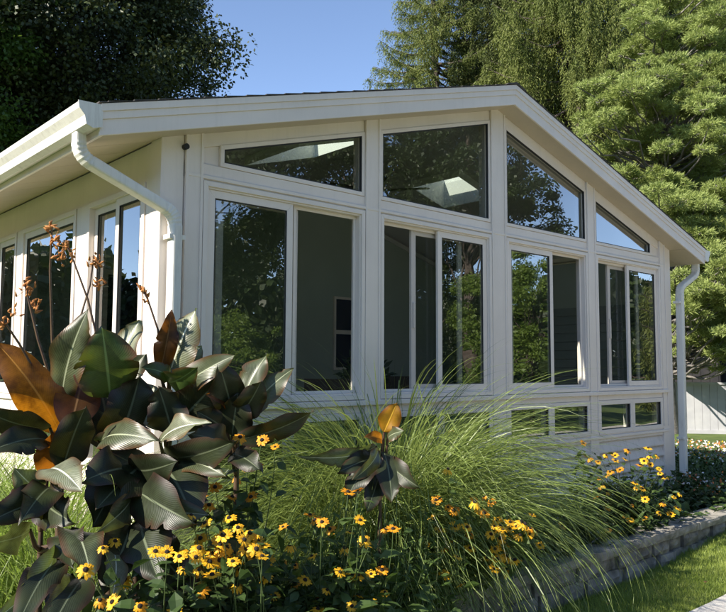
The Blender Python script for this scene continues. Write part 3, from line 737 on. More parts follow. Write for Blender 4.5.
for s in (-.06, 1.36, 2.75, 4.17): fbox(b, s, s+.09, -.03, .07, GZ, 1.26)
b.done('posts', MFEN, fe)
sh = empty('garden_shed', (13, 5, GZ)); tag(sh, 'shed coloured near-black as deep shade behind the low white fence', 'shed')
MSHD = mat('shade_dark_board', (0.02, 0.02, 0.024), (0.035, 0.033, 0.035), 5, .8)  # near-black colour stands for shade; shed stands in for a dark opening
b = MB(); s = -.5
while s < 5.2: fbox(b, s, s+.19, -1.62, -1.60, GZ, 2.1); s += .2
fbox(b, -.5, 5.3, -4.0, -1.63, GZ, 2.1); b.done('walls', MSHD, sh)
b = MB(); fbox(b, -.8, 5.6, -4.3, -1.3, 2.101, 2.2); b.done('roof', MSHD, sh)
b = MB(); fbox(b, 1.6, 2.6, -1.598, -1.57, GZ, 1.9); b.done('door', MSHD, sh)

MPET = mat('petal_yellow', (0.80, 0.40, 0.010), (0.85, 0.50, 0.02), 30, .55, trans=.3, tcol=(.9, .5, .02))
MPEO = mat('petal_amber', (0.66, 0.24, 0.008), (0.82, 0.38, 0.01), 30, .6, trans=.3, tcol=(.8, .3, .01))
MPEW = mat('petal_white', (0.75, 0.72, 0.70), rough=.6)
MPEK = mat('petal_rust', (0.45, 0.10, 0.03), (.6, .2, .05), 20, rough=.6)
MCON = mat('cone_brown', (0.018, 0.010, 0.006), rough=.8, bump=.8, bscale=400)
MHRB = mat('herb_green', (0.045, 0.080, 0.016), (0.10, 0.15, 0.04), 9, .5, trans=.3, tcol=(.10, .17, .03), spec=.4)
MHRD = mat('herb_dark', (0.026, 0.052, 0.012), (0.060, 0.100, 0.024), 9, .5, trans=.2, tcol=(.05, .09, .02), spec=.4)
MSTM = mat('stem_green', (0.06, 0.10, 0.03), (0.10, 0.14, 0.05), 9, .6)
MSTP = mat('dry_stem', (0.22, 0.17, 0.09), (0.32, 0.26, 0.15), 9, .7)

def oval_leaves(P, A, up, ln, wd, n=5):
    """six-sided pointed leaves with a little droop and a fold, returned as quads (two per leaf half)"""
    A = norm(A); S_ = norm(np.cross(A, up)); Nn = np.cross(S_, A); ln = ln[:, None]; wd = wd[:, None]
    p0 = P; p1 = P+A*ln*.35+Nn*ln*.06; p2 = P+A*ln*.72+Nn*ln*.02; p3 = P+A*ln-Nn*ln*.10
    l1 = p1+S_*wd*.5+Nn*wd*.10; r1 = p1-S_*wd*.5+Nn*wd*.10; l2 = p2+S_*wd*.36+Nn*wd*.06; r2 = p2-S_*wd*.36+Nn*wd*.06
    return np.concatenate([np.stack([p0, p1, l1, l1*.999+p0*.001], 1), np.stack([p0, r1*.999+p0*.001, r1, p1], 1), np.stack([p1, p2, l2, l1], 1), np.stack([p1, r1, r2, p2], 1),
                           np.stack([p2, p3, l2*.5+p3*.5, l2], 1), np.stack([p2, r2, r2*.5+p3*.5, p3], 1)])
def flower_mesh(name, npet, rp, rc, droop, seed, pw=.36):
    g = random.Random(seed); bm = bmesh.new()
    for k in range(npet):
        a = 6.283*k/npet+g.gauss(0, .07); L_ = rp*g.uniform(.82, 1.08); dr = droop+g.gauss(0, .15)
        d = Vector((math.cos(a), math.sin(a), 0)); s = Vector((-d.y, d.x, 0)); w = rp*pw*g.uniform(.85, 1.1)
        c0 = d*rc*.5; c1 = d*(L_*.5)-Vector((0, 0, dr*L_*.18)); c2 = d*(L_*.86)-Vector((0, 0, dr*L_*.5)); c3 = d*L_-Vector((0, 0, dr*L_*.68))
        v = [bm.verts.new(q) for q in (c0-s*w*.25, c0+s*w*.25, c1-s*w*.5, c1+Vector((0, 0, .06*rp)), c1+s*w*.5, c2-s*w*.42, c2+s*w*.42, c3)]
        for f in ((0, 1, 3), (0, 3, 2), (1, 4, 3), (2, 3, 6, 5), (3, 4, 6), (5, 6, 7)): bm.faces.new([v[i] for i in f])
    me = bpy.data.meshes.new(name); bm.to_mesh(me); bm.free(); return me
def cone_mesh(rc):
    b = MB(); b.tube([(0, 0, -rc*.4), (0, 0, rc*.1), (0, 0, rc*.7), (0, 0, rc*1.0)], [rc*.7, rc, rc*.75, rc*.2], 10)
    me = bpy.data.meshes.new('cone'); b.bm.to_mesh(me); b.bm.free()
    for p in me.polygons: p.use_smooth = True
    return me
FM = [flower_mesh('flower', 13, .033, .010, .2, 1), flower_mesh('flower', 12, .031, .010, .7, 2), flower_mesh('flower', 14, .034, .010, 0.0, 3), flower_mesh('flower', 11, .028, .010, 1.3, 4)]
FMO = [m_.copy() for m_ in FM]
CM = cone_mesh(.0095); CM.materials.append(MCON)
for m_ in FM: m_.materials.append(MPET)
for m_ in FMO: m_.materials.append(MPEO)
def stems_build(name, base, heads, parent, m, r=.0022, lean=.35):
    b = MB()
    for h_ in heads:
        q = Vector(base)+Vector((random.gauss(0, .08), random.gauss(0, .06), 0)); h_ = Vector(h_)
        c1 = q.lerp(h_, .35)+Vector((0, 0, .12*(h_-q).length)); c2 = q.lerp(h_, .8)+Vector((random.gauss(0, .02), random.gauss(0, .02), -.01))
        pts = []
        for i in range(8):
            t = i/7; pts.append(q*(1-t)**3+c1*3*t*(1-t)**2+c2*3*t*t*(1-t)+h_*t**3)
        b.tube(pts, [r*1.4-(r*.7)*k/7 for k in range(8)], 4, cap=False)
    return b.done(name, m, parent)
def coneflower(label, pix, base, depth_j=.12, seed=1, bush=(.35, .3, .45), nleaf=320, dark=False, lsz=.085, extra=0, nbud=12):
    """pix: (u, v, depth, kind) flower heads; base: world xyz of the clump"""
    random.seed(seed); g = np.random.default_rng(seed)
    t = empty('coneflower_plant', base); tag(t, label, 'flower plant', 'yellow coneflowers in the bed')
    heads = []
    for (u, v, d, k) in pix:
        p = at(u, v, d+random.gauss(0, depth_j)); heads.append(p)
        me = (FMO if k == 'o' else FM)[random.choice([0, 0, 1, 2, 3] if k != 's' else [3])]
        f = bpy.data.objects.new('flower', me); COL.objects.link(f); f.parent = t; f.location = p-Vector(base)
        # tilt up and partly towards the light and the open side
        n = Vector((random.gauss(-.35, .45), random.gauss(-.45, .4), 1.0 if k != 's' else .6)).normalized()
        f.rotation_mode = 'QUATERNION'; f.rotation_quaternion = n.to_track_quat('Z', 'Y'); sc = random.uniform(.68, 1.15)*(.90 if d < 3.3 else 1.0); f.scale = (sc, sc, sc)
        c_ = bpy.data.objects.new('cone', CM); COL.objects.link(c_); c_.parent = f
    stems_build('stems', base, heads, t, MSTM)
    # foliage: leaves up the stems plus a leafy mound
    P = []; 
    hb = np.array([list(h_) for h_ in heads]); bs = np.array(base)
    n1 = nleaf; k = g.integers(0, len(hb), n1); tt = g.uniform(.15, .93, n1)[:, None]
    P1 = bs+(hb[k]-bs)*tt+np.array([0, 0, 1])*(.25*tt*(1-tt))+g.normal(size=(n1, 3))*.035
    P2 = bs+np.clip(g.normal(size=(n1*2, 3)), -1.6, 1.6)*np.array(bush)*np.array([.6, .6, 0])+np.array([0, 0, 1])*g.uniform(.02, 1, (n1*2, 1))*bush[2]
    P = np.concatenate([P1, P2]); n = len(P)
    A = norm(np.concatenate([g.normal(size=(n1, 3)), (P2-bs)*np.array([1, 1, .3])*3+g.normal(size=(n1*2, 3))*.6])*np.array([1, 1, .5])+np.array([0, -.1, .05]))
    up = norm(np.array([0, 0, 1])+g.normal(size=(n, 3))*.45)
    V = oval_leaves(P, A, up, g.uniform(.5, 1.2, n)*lsz, g.uniform(.35, .55, n)*lsz)
    link('foliage', quads_mesh('foliage', V), MHRD if dark else MHRB, t)
    return t
def px(s, d, kind='y', du=0, dv=0): return [(u, v, d, kind) for u, v in s]
A1 = [(103, 548), (91, 562), (118, 583), (167, 552), (182, 553), (196, 557), (184, 567), (199, 570), (166, 613), (117, 590)]
A2 = [(229, 518), (223, 535), (233, 545), (213, 553), (220, 560), (199, 548), (247, 540), (253, 557), (262, 545), (240, 570)]
A3 = [(209, 505), (215, 487), (232, 497), (205, 495), (237, 478), (251, 497), (240, 437), (262, 440), (275, 447), (258, 465), (247, 467)]
A3b = [(200, 571), (205, 523), (226, 557), (234, 553), (250, 533), (258, 540), (246, 549), (207, 560), (262, 556), (197, 583), (237, 585), (245, 584), (220, 545), (212, 575), (266, 577)]
coneflower('black-eyed coneflowers with long stems nearest the camera under the canna leaves', px(A1, 2.4)+px([(u_+random.uniform(-16, 16), v_+random.uniform(-10, 14)) for u_, v_ in A1], 2.4)+px([(200, 590), (140, 606), (100, 600)], 2.4, 'o'), tuple(at(190, 700, 2.7))[:2]+(0.12,), seed=61, bush=(.5, .35, .55), nleaf=420, dark=True)
coneflower('dense cluster of bright yellow coneflowers just right of the cannas', px(A2+A3b, 2.6)+px([(u_+random.uniform(-14, 14), v_+random.uniform(-10, 10)) for u_, v_ in A2+A3b[:8]], 2.6), tuple(at(240, 690, 2.85))[:2]+(0.12,), seed=62, bush=(.45, .35, .55), nleaf=420, dark=True)
coneflower('amber fading coneflowers standing high beside the broad canna leaves', px(A3, 3.05, 'o')+px([(229, 519), (252, 545)], 3.0), tuple(at(240, 610, 3.3))[:2]+(0.12,), seed=63, bush=(.4, .3, .5), nleaf=300, dark=True)
B1 = [(360, 520), (365, 540), (369, 546), (350, 532), (334, 573), (340, 572), (352, 574), (371, 574), (358, 575), (385, 592), (359, 596), (352, 606), (372, 602), (318, 609), (300, 608)]
B1o = [(283, 527), (315, 520), (322, 522), (330, 529), (283, 563), (295, 565), (295, 583), (318, 600), (310, 515), (385, 529), (393, 529), (250, 578), (265, 577), (382, 570), (348, 492), (358, 490)]
coneflower('thin-stemmed coneflowers scattered below the lone canna in the middle of the bed', px(B1, 2.95)+px(B1o, 3.1, 'o')+px([(290, 545), (312, 556), (327, 590), (342, 604), (305, 580), (268, 560), (275, 596), (345, 548)], 2.95), tuple(at(330, 690, 3.2))[:2]+(0.12,), seed=64, bush=(.5, .35, .5), nleaf=520)
C1 = [(467, 527), (479, 510), (494, 526), (503, 530), (491, 534), (497, 520), (500, 538), (517, 528), (510, 522), (525, 524), (520, 535), (487, 558), (495, 549), (508, 556), (500, 565), (494, 569), (506, 573), (448, 469), (458, 557), (527, 530)]
C1o = [(436, 500), (448, 507), (454, 510), (474, 499), (484, 497), (491, 502), (484, 383+130), (530, 528), (445, 548), (452, 540), (392, 577), (470, 535)]
coneflower('yellow coneflower clump in front of the fountain grass', px(C1, 3.72)+px([(u_+random.uniform(-12, 12), v_+random.uniform(-9, 9)) for u_, v_ in C1[:14]], 3.72)+px(C1o, 3.85, 'o')+px([(430, 515), (440, 530), (425, 545), (460, 585), (445, 575), (415, 560), (540, 545), (532, 515), (470, 548), (456, 512)], 3.72), (-1.62, -.86, .12), seed=65, bush=(.4, .12, .4), nleaf=520)
D1 = [(648, 448), (656, 455), (625, 459), (659, 469), (665, 478), (603, 485), (635, 483), (680, 494), (674, 497), (671, 514), (650, 456), (645, 519), (636, 488), (606, 455)]
D1o = [(600, 457), (585, 455), (610, 472), (598, 478), (620, 470), (643, 497), (632, 505), (608, 508), (605, 524), (600, 515), (620, 532), (634, 536), (625, 519), (648, 517), (600, 427+60), (628, 450), (663, 503), (640, 465), (590, 484)]
coneflower('coneflowers with upright stems against the siding near the right corner', px(D1, 5.95, 'y')+px([(u_+random.uniform(-16, 10), v_+random.uniform(-6, 12)) for u_, v_ in D1], 5.95, 'y')+px(D1o, 6.05, 'o'), (0.95, -.62, .12), seed=66, bush=(.5, .25, .4), nleaf=500, dark=True, lsz=.075)
coneflower('small coneflowers half hidden by the grass blades at its right edge', px([(583, 423+20), (589, 458), (598, 462), (606, 475), (596, 497), (562, 526), (608, 530)], 5.3, 'o'), (-.15, -.75, .12), seed=67, bush=(.4, .22, .35), nleaf=360, dark=True, lsz=.075)

def leafy_herb(base, h, nst, label, seed, m):
    random.seed(seed); g = np.random.default_rng(seed); t = empty('leafy_perennial', base); tag(t, label, 'plant', 'leafy perennials in the middle of the bed')
    heads = [Vector(base)+Vector((random.gauss(0, .22), random.gauss(0, .14), h*random.uniform(.6, 1.1))) for _ in range(nst)]
    stems_build('stems', base, heads, t, MSTM, r=.0018)
    hb = np.array([list(x) for x in heads]); bs = np.array(base); n = nst*24; k = g.integers(0, nst, n); tt = g.uniform(.08, 1, n)[:, None]
    P = bs+(hb[k]-bs)*tt+np.array([0, 0, 1])*.2*tt*(1-tt)+g.normal(size=(n, 3))*.02
    A = g.normal(size=(n, 3))*np.array([1, 1, .5])+np.array([0, 0, .5]); up = norm(np.array([0, 0, 1])+g.normal(size=(n, 3))*.5)
    link('foliage', quads_mesh('foliage', oval_leaves(P, A, up, g.uniform(.03, .085, n), g.uniform(.010, .028, n))), m, t)
for i, (u, d, h) in enumerate([(285, 3.3, .62), (330, 3.5, .70), (372, 3.4, .66), (412, 3.6, .72), (350, 3.0, .50), (300, 2.8, .42), (415, 3.7, .45), (255, 3.3, .6)]):
    p = at(u, 560, d)
    leafy_herb((p.x, p.y, .12), h, 22, ['bushy green perennial right of the dark canna', 'tall leafy stems left of the lone canna', 'leafy stems round the foot of the lone canna', 'tall leafy stems right of the lone canna', 'low leafy clump in front of the lone canna', 'low leafy clump at the bottom edge right of the yellow cluster', 'low leafy clump just above the end of the stone cap', 'leafy clump between the dark canna and the yellow flowers'][i], 600+i, MHRB)

# low herb filling the bed floor
def groundcover():
    g = np.random.default_rng(90); Ps = []
    n = 9000
    x = g.uniform(-4.6, 4.4, n); y = g.uniform(-1.06, -.05, n)
    lo = x < -2.8; y[lo] = g.uniform(-2.1, .2, lo.sum()); keep = ~((x < -2.8) & (y < -1.05-(-2.8-x)*.85))
    x = x[keep]; y = y[keep]; n = len(x)
    z = .12+g.uniform(0, 1, n)**1.5*(.20+.12*np.sin(x*5)*np.sin(y*4+x))
    P = np.stack([x, y, z], 1); A = g.normal(size=(n, 3))*np.array([1, 1, .35])+np.array([0, -.3, .2]); up = norm(np.array([0, 0, 1])+g.normal(size=(n, 3))*.4)
    V = oval_leaves(P, A, up, g.uniform(.05, .12, n), g.uniform(.025, .06, n))
    tag(link('ground_cover', quads_mesh('ground_cover', V), MHRD), 'dark leafy ground cover filling the flower bed', 'ground cover', kind='stuff')
groundcover()
# strappy broad leaves by the wall cap
def hosta(base, n, ln, label, m, seed):
    g = np.random.default_rng(seed); t = empty('hosta_plant', base); tag(t, label, 'plant', 'broad-leaved plants along the wall cap')
    a = g.uniform(0, 6.28, n); el = g.uniform(.1, .8, n)
    A = np.stack([np.cos(a)*np.cos(el), np.sin(a)*np.cos(el), np.sin(el)], 1); P = np.array(base)+A*np.array([.04, .04, .1])
    V = oval_leaves(P, A, np.tile([0, 0, 1.], (n, 1)), g.uniform(.7, 1.1, n)*ln, g.uniform(.4, .5, n)*ln)
    link('leaves', quads_mesh('leaves', V), m, t)
for i, (x, y, n, l_) in enumerate([(-.62, -.85, 26, .24), (-.2, -.9, 22, .22), (-1.0, -.88, 22, .22), (.25, -.92, 18, .2), (1.5, -.88, 20, .18), (-1.6, -.9, 24, .2), (-2.1, -.9, 24, .2)]):
    lab = ['broad dark leaves spilling to the wall cap below the drooping grass', 'broad-leaved clump on the wall cap just right of the grass', 'broad-leaved clump left of the drooping grass tips', 'small broad-leaved clump below the corner coneflowers', 'green rosette on the wall cap near the right corner', 'leafy clump below the middle coneflowers', 'leafy clump at the left end of the visible wall cap'][i]
    hosta((x, y, .14), n, l_, lab, MHRD if i != 4 else MHRB, 200+i)
# small mixed flowers at the right end of the bed and a sunny border beyond
def border(name, label, x0, x1, y0, y1, z0, n, m, fm, nf, hh, seed, fs=.02):
    g = np.random.default_rng(seed); t = empty(name, ((x0+x1)/2, (y0+y1)/2, z0)); tag(t, label, 'flower bed plants')
    x = g.uniform(x0, x1, n); y = g.uniform(y0, y1, n); P = np.stack([x, y, z0+g.uniform(0, 1, n)*hh*(.6+.4*np.sin(x*9)*np.cos(y*8))], 1)
    V = oval_leaves(P, g.normal(size=(n, 3))+np.array([0, 0, .3]), norm(np.array([0, 0, 1])+g.normal(size=(n, 3))*.5), g.uniform(.04, .09, n), g.uniform(.02, .04, n))
    link('foliage', quads_mesh('foliage', V), m, t)
    for mm, cnt in zip(fm, nf):
        x = g.uniform(x0, x1, cnt*5); y = g.uniform(y0, y1, cnt*5)
        c_ = np.stack([x, y, z0+hh*g.uniform(.7, 1.1, cnt*5)], 1)
        V = leafquads(c_, g.normal(size=c_.shape)*np.array([1, 1, .4]), g.normal(size=c_.shape), np.full(cnt*5, fs), np.full(cnt*5, fs))
        link('blossoms', quads_mesh('blossoms', V), mm, t)['kind'] = 'stuff'
border('annual_flowers', 'low mixed annuals with small white and rust blossoms at the right corner', 2.2, 3.4, -.95, -.15, .12, 2600, MHRD, [MPEW, MPEK], [14, 16], .28, 301, .028)
border('border_flowers', 'low dark border plants beyond the downspout', 3.6, 6.2, -.6, 1.4, GZ, 5000, MHRD, [MPEW, MPEK], [10, 14], .40, 302, .03)
border('sunny_border', 'sunlit border of white and orange blossoms before the white fence', 6.6, 9.6, 0.3, 3.2, GZ, 5000, MHRB, [MPEW, MPEK, MPET], [170, 110, 60], .18, 303, .04)

# ------------------------------------------------------------------ fountain grass
MGR = mat('silver_grass_blade', (0.07, 0.105, 0.02), (0.27, 0.34, 0.09), 38, .42, trans=.35, tcol=(.34, .42, .10), spec=.6, c3=(.62, .60, .40))
MGD = mat('green_grass_blade', (0.05, 0.085, 0.018), (0.16, 0.21, 0.05), 45, .45, trans=.3, tcol=(.20, .30, .07), spec=.5)
MGL_ = mat('bright_grass_blade', (0.09, 0.15, 0.02), (0.20, 0.27, 0.05), 45, .5, trans=.4, tcol=(.30, .42, .07), spec=.4)
def fountain_grass(base, n, L0, label, m, seed, w=.0055, spread=.07, lean=(0, 0), out=(.25, 1.0), group='ornamental grasses', bd=1.0):
    g = np.random.default_rng(seed); t = empty('ornamental_grass', base); tag(t, label, 'ornamental grass', group)
    seg = 14; B = np.array(base)
    a = g.uniform(0, 6.283, n); L_ = L0*g.uniform(.55, 1.12, n); th0 = g.uniform(.02, .70, n)*out[0]/.25; bend = g.uniform(1.1, 2.6, n)*out[1]*bd
    P = B+np.stack([np.cos(a), np.sin(a), np.zeros(n)], 1)*g.uniform(0, 1, (n, 1))*spread
    d = np.stack([np.cos(a)+lean[0], np.sin(a)+lean[1], np.zeros(n)], 1); d = norm(d)
    side = np.stack([-d[:, 1], d[:, 0], np.zeros(n)], 1); tw = g.normal(0, .9, n)[:, None]
    pts = [P]; ang = th0.copy(); cur = P.copy()
    for k in range(seg):
        f = (k+.5)/seg; ang = th0+bend*f**1.65
        cur = cur+(d*np.sin(ang)[:, None]+np.array([0, 0, 1])*np.cos(ang)[:, None]+side*tw*.25*f)*(L_/seg)[:, None]
        pts.append(cur.copy())
    pts = np.stack(pts, 1)
    wprof = np.array([.7, .9, 1, 1, 1, 1, .97, .93, .88, .8, .7, .58, .42, .25, .04])
    ww = w*g.uniform(.6, 1.15, (n, 1))*wprof[None]
    kk = g.random(n) < .10; kp = g.integers(5, 12, n); jj = np.arange(seg+1)[None]; bm_ = (kk[:, None] & (jj > kp[:, None]))
    piv = pts[np.arange(n), kp][:, None, :]; dv = (pts-piv); dv2 = dv.copy(); dv2[..., 2] = -np.abs(dv[..., 2])*.6-np.linalg.norm(dv[..., :2], axis=-1)*.7; pts = np.where(bm_[..., None], piv+dv2*.8, pts)
    sv = norm(side[:, None, :]+g.normal(0, .55, (n, 1, 3)))
    Lf = pts+sv*ww[..., None]*.5; Rt = pts-sv*ww[..., None]*.5
    V = np.stack([Lf[:, :-1], Rt[:, :-1], Rt[:, 1:], Lf[:, 1:]], 2).reshape(-1, 4, 3)
    link('blades', quads_mesh('blades', V), m, t); return t
fountain_grass((-1.84, -.52, .12), 4300, 1.86, 'big fountain of silvery green grass arching in the middle of the bed', MGR, 401, spread=.19, lean=(-.02, .16), w=.0085, bd=1.15)
fountain_grass((-1.25, -.46, .12), 900, 1.40, 'silvery grass fountain just right of the biggest one', MGR, 405, spread=.16, lean=(.05, .22), w=.008, bd=1.2)
fountain_grass((-1.62, -.36, .12), 420, 2.0, 'sparse tall dark blades rising before the middle windows behind the big fountain grass', MGD, 404, spread=.2, out=(.28, .8), w=.0045, lean=(0, .3))
fountain_grass((-2.32, -.62, .12), 2100, 1.58, 'smaller grass mound left of the big fountain grass, behind the lone canna', MGR, 402, spread=.13, lean=(-.05, 0), w=.008, bd=1.1, out=(.3, 1.1))
fountain_grass((-3.75, -.3, .12), 90, 1.75, 'thin pale grass rising behind the tall cannas at the corner', MGR, 403, spread=.10, out=(.22, .75))

for i, (x, y, n_) in enumerate([(-3.62, .6, 800), (-3.64, 1.3, 800), (-3.66, 2.1, 800), (-3.7, 3.0, 700), (-3.75, 4.0, 600)]):
    fountain_grass((x, y, .0), n_, 1.45, ['bright green grass clump against the left wall just round the corner', 'second bright grass clump from the corner along the left wall', 'bright grass clump halfway along the left wall', 'bright grass clump farther along the left wall, fourth from the corner', 'farthest bright grass clump along the left wall'][i], MGL_, 410+i, spread=.26, w=.010, out=(.25, .95), group='grass clumps along the left wall')

# ------------------------------------------------------------------ lawn blades
def lawn():
    g = np.random.default_rng(500)
    def area(n, x0, x1, y0, y1): return np.stack([g.uniform(x0, x1, n), g.uniform(y0, y1, n), np.full(n, GZ)], 1)
    P = np.concatenate([area(52000, -1.9, 3.5, -2.0, -1.12), area(14000, 3.5, 7, -1.9, -.2), area(42000, -5.4, -3.3, -2.2, 1.6), area(30000, -5.6, -3.3, 1.6, 9)])
    x, y = P[:, 0], P[:, 1]
    k = ~((y < -1.77+(x+.42)*-.025) & (x > -.55)) & ~((x > -4.7) & (y < .9) & (x < -2.8) & (x > -4.7+(y+.9)*.44)) 
    P = P[k]; n = len(P); P[:, 2] = [gz(x_) for x_ in P[:, 0]]
    A = norm(np.stack([g.normal(0, .5, n), g.normal(0, .5, n), np.ones(n)], 1)); ln = g.uniform(.025, .06, n); ln[P[:, 1] > 1.6] *= 1.4
    B = np.stack([g.normal(size=n), g.normal(size=n), np.zeros(n)], 1); B = norm(B); w = np.where(P[:, 1] > 1.6, .008, .004)[:, None]
    V = np.stack([P-B*w*.5, P+B*w*.5, P+A*ln[:, None]+B*w*.1], 1)
    tag(link('lawn_grass', quads_mesh('lawn_grass', V, 3), mat('lawn_blade', (0.19, 0.26, 0.035), (0.34, 0.40, 0.09), 4, .5, trans=.35, tcol=(.30, .42, .07), c3=(.32, .30, .12))), 'short green lawn grass', 'grass', kind='stuff')
lawn()

MFLF = mat('fallen_leaf_brown', (0.16, 0.07, 0.03), (0.28, 0.17, 0.06), 30, .7)
for k_, (u, v) in enumerate([(607, 601), (657, 578), (706, 580)]):
    p = on(u, v, 2, .04); p.z = gz(p.x)+.045; a = k_*1.7
    o = link('fallen_leaf', quads_mesh('fallen_leaf', oval_leaves(np.array([[0, 0, 0.]]), np.array([[math.cos(a), math.sin(a), .15]]), np.array([[.3, .2, 1.]]), np.array([.045]), np.array([.03]))), MFLF)
    o.location = p; tag(o, ['dry brown leaf on the lawn nearest the bottom edge', 'dry brown leaf on the lawn close below the stone wall', 'dry brown leaf on the lawn farthest to the right'][k_], 'leaf', 'fallen leaves on the lawn')

# ------------------------------------------------------------------ cannas
def canna_mat(name, base, stripe, rough, tcol, trans, rim=None, spec=.4, vf=230, blot=.6):
    m = bpy.data.materials.new(name); m.use_nodes = True
    t = m.node_tree; N = t.nodes; L = t.links; b = N['Principled BSDF']; b.inputs['Roughness'].default_value = rough; b.inputs['Specular IOR Level'].default_value = spec
    uv = N.new('ShaderNodeTexCoord'); sp = N.new('ShaderNodeSeparateXYZ'); L.new(uv.outputs['UV'], sp.inputs[0])
    ab = N.new('ShaderNodeMath'); ab.operation = 'SUBTRACT'; ab.inputs[1].default_value = .5; L.new(sp.outputs[0], ab.inputs[0])
    a2 = N.new('ShaderNodeMath'); a2.operation = 'ABSOLUTE'; L.new(ab.outputs[0], a2.inputs[0])
    # side veins: phase = 60*v - 50*|u|
    m1 = N.new('ShaderNodeMath'); m1.operation = 'MULTIPLY'; m1.inputs[1].default_value = vf; L.new(sp.outputs[1], m1.inputs[0])
    m2 = N.new('ShaderNodeMath'); m2.operation = 'MULTIPLY_ADD'; m2.inputs[1].default_value = -vf*.52; L.new(a2.outputs[0], m2.inputs[0]); L.new(m1.outputs[0], m2.inputs[2])
    sn = N.new('ShaderNodeMath'); sn.operation = 'SINE'; L.new(m2.outputs[0], sn.inputs[0])
    rp = N.new('ShaderNodeMapRange'); rp.inputs[1].default_value = -1; rp.inputs[2].default_value = 1; L.new(sn.outputs[0], rp.inputs[0])
    nz = N.new('ShaderNodeTexNoise'); nz.inputs['Scale'].default_value = 7; L.new(uv.outputs['Object'], nz.inputs['Vector'])
    mr = N.new('ShaderNodeMath'); mr.operation = 'MULTIPLY'; L.new(rp.outputs[0], mr.inputs[0]); L.new(nz.outputs['Fac'], mr.inputs[1])
    mx = N.new('ShaderNodeMixRGB'); mx.inputs[1].default_value = (*base, 1); mx.inputs[2].default_value = (*stripe, 1); L.new(mr.outputs[0], mx.inputs[0])
    col = mx.outputs[0]
    if rim:
        r2 = N.new('ShaderNodeMapRange'); r2.inputs[1].default_value = .30; r2.inputs[2].default_value = .50; L.new(a2.outputs[0], r2.inputs[0])
        m3 = N.new('ShaderNodeMixRGB'); m3.inputs[2].default_value = (*rim, 1); L.new(r2.outputs[0], m3.inputs[0]); L.new(col, m3.inputs[1]); col = m3.outputs[0]
    bn = N.new('ShaderNodeTexNoise'); bn.inputs['Scale'].default_value = 9; bn.inputs['Detail'].default_value = 6; bn.inputs['Roughness'].default_value = .65; L.new(uv.outputs['Object'], bn.inputs['Vector'])
    br = N.new('ShaderNodeValToRGB'); br.color_ramp.elements[0].position = .36; br.color_ramp.elements[0].color = (.30, .26, .22, 1); br.color_ramp.elements[1].position = .56; br.color_ramp.elements[1].color = (1, 1, 1, 1)
    e_ = br.color_ramp.elements.new(.72); e_.color = (1.35, 1.15, .8, 1); L.new(bn.outputs['Fac'], br.inputs[0])
    mb = N.new('ShaderNodeMixRGB'); mb.blend_type = 'MULTIPLY'; mb.inputs[0].default_value = blot; L.new(col, mb.inputs[1]); L.new(br.outputs[0], mb.inputs[2]); col = mb.outputs[0]
    # midrib
    r3 = N.new('ShaderNodeMapRange'); r3.inputs[1].default_value = .028; r3.inputs[2].default_value = .012; L.new(a2.outputs[0], r3.inputs[0])
    m4 = N.new('ShaderNodeMixRGB'); m4.inputs[2].default_value = (*[min(1, x*2.2+.03) for x in stripe], 1); L.new(r3.outputs[0], m4.inputs[0]); L.new(col, m4.inputs[1]); col = m4.outputs[0]
    L.new(col, b.inputs['Base Color'])
    bp = N.new('ShaderNodeBump'); bp.inputs['Strength'].default_value = .22; bp.inputs['Distance'].default_value = .0015; L.new(rp.outputs[0], bp.inputs['Height']); L.new(bp.outputs[0], b.inputs['Normal'])
    tr = N.new('ShaderNodeBsdfTranslucent'); tm = N.new('ShaderNodeMixRGB'); tm.blend_type = 'MULTIPLY'; tm.inputs[0].default_value = .9; tm.inputs[1].default_value = (*tcol, 1); L.new(br.outputs[0], tm.inputs[2]); L.new(tm.outputs[0], tr.inputs[0])
    ms = N.new('ShaderNodeMixShader'); ms.inputs[0].default_value = trans; L.new(b.outputs[0], ms.inputs[1]); L.new(tr.outputs[0], ms.inputs[2]); L.new(ms.outputs[0], N['Material Output'].inputs[0])
    return m
CB = {
 'd': canna_mat('canna_dark', (.020, .028, .012), (.044, .054, .026), .42, (.07, .07, .01), .10, rim=(.040, .020, .012), spec=.4),
 'g': canna_mat('canna_green', (.030, .060, .012), (.065, .105, .03), .42, (.16, .22, .03), .22, rim=(.10, .035, .015)),
 'b': canna_mat('canna_bronze', (.045, .022, .008), (.09, .045, .012), .38, (.50, .17, .012), .35, rim=(.02, .01, .006)),
 'o': canna_mat('canna_amber', (.10, .035, .008), (.26, .12, .015), .42, (.75, .28, .012), .45, rim=(.05, .02, .008)),
 's': canna_mat('canna_sun_glare', (.12, .14, .07), (.36, .37, .29), .40, (.22, .30, .06), .18, rim=(.12, .07, .03), spec=.5, vf=170),  # pale base and stripes paint sun glare onto dark leaves
 'm': canna_mat('canna_part_glare', (.045, .060, .024), (.15, .165, .10), .38, (.18, .22, .05), .2, rim=(.09, .04, .015), spec=.5, vf=190),  # weaker sun glare painted into the leaf colour
}
CB['y'] = canna_mat('canna_yellow', (.34, .16, .012), (.48, .26, .02), .42, (.85, .42, .02), .5, rim=(.18, .04, .01))
MCST = mat('canna_stalk', (0.05, 0.028, 0.018), (0.10, 0.06, 0.03), 10, .5)
MPOD = mat('dry_seed_pod', (0.30, 0.10, 0.02), (0.50, 0.22, 0.05), 40, .7, .6, 120)
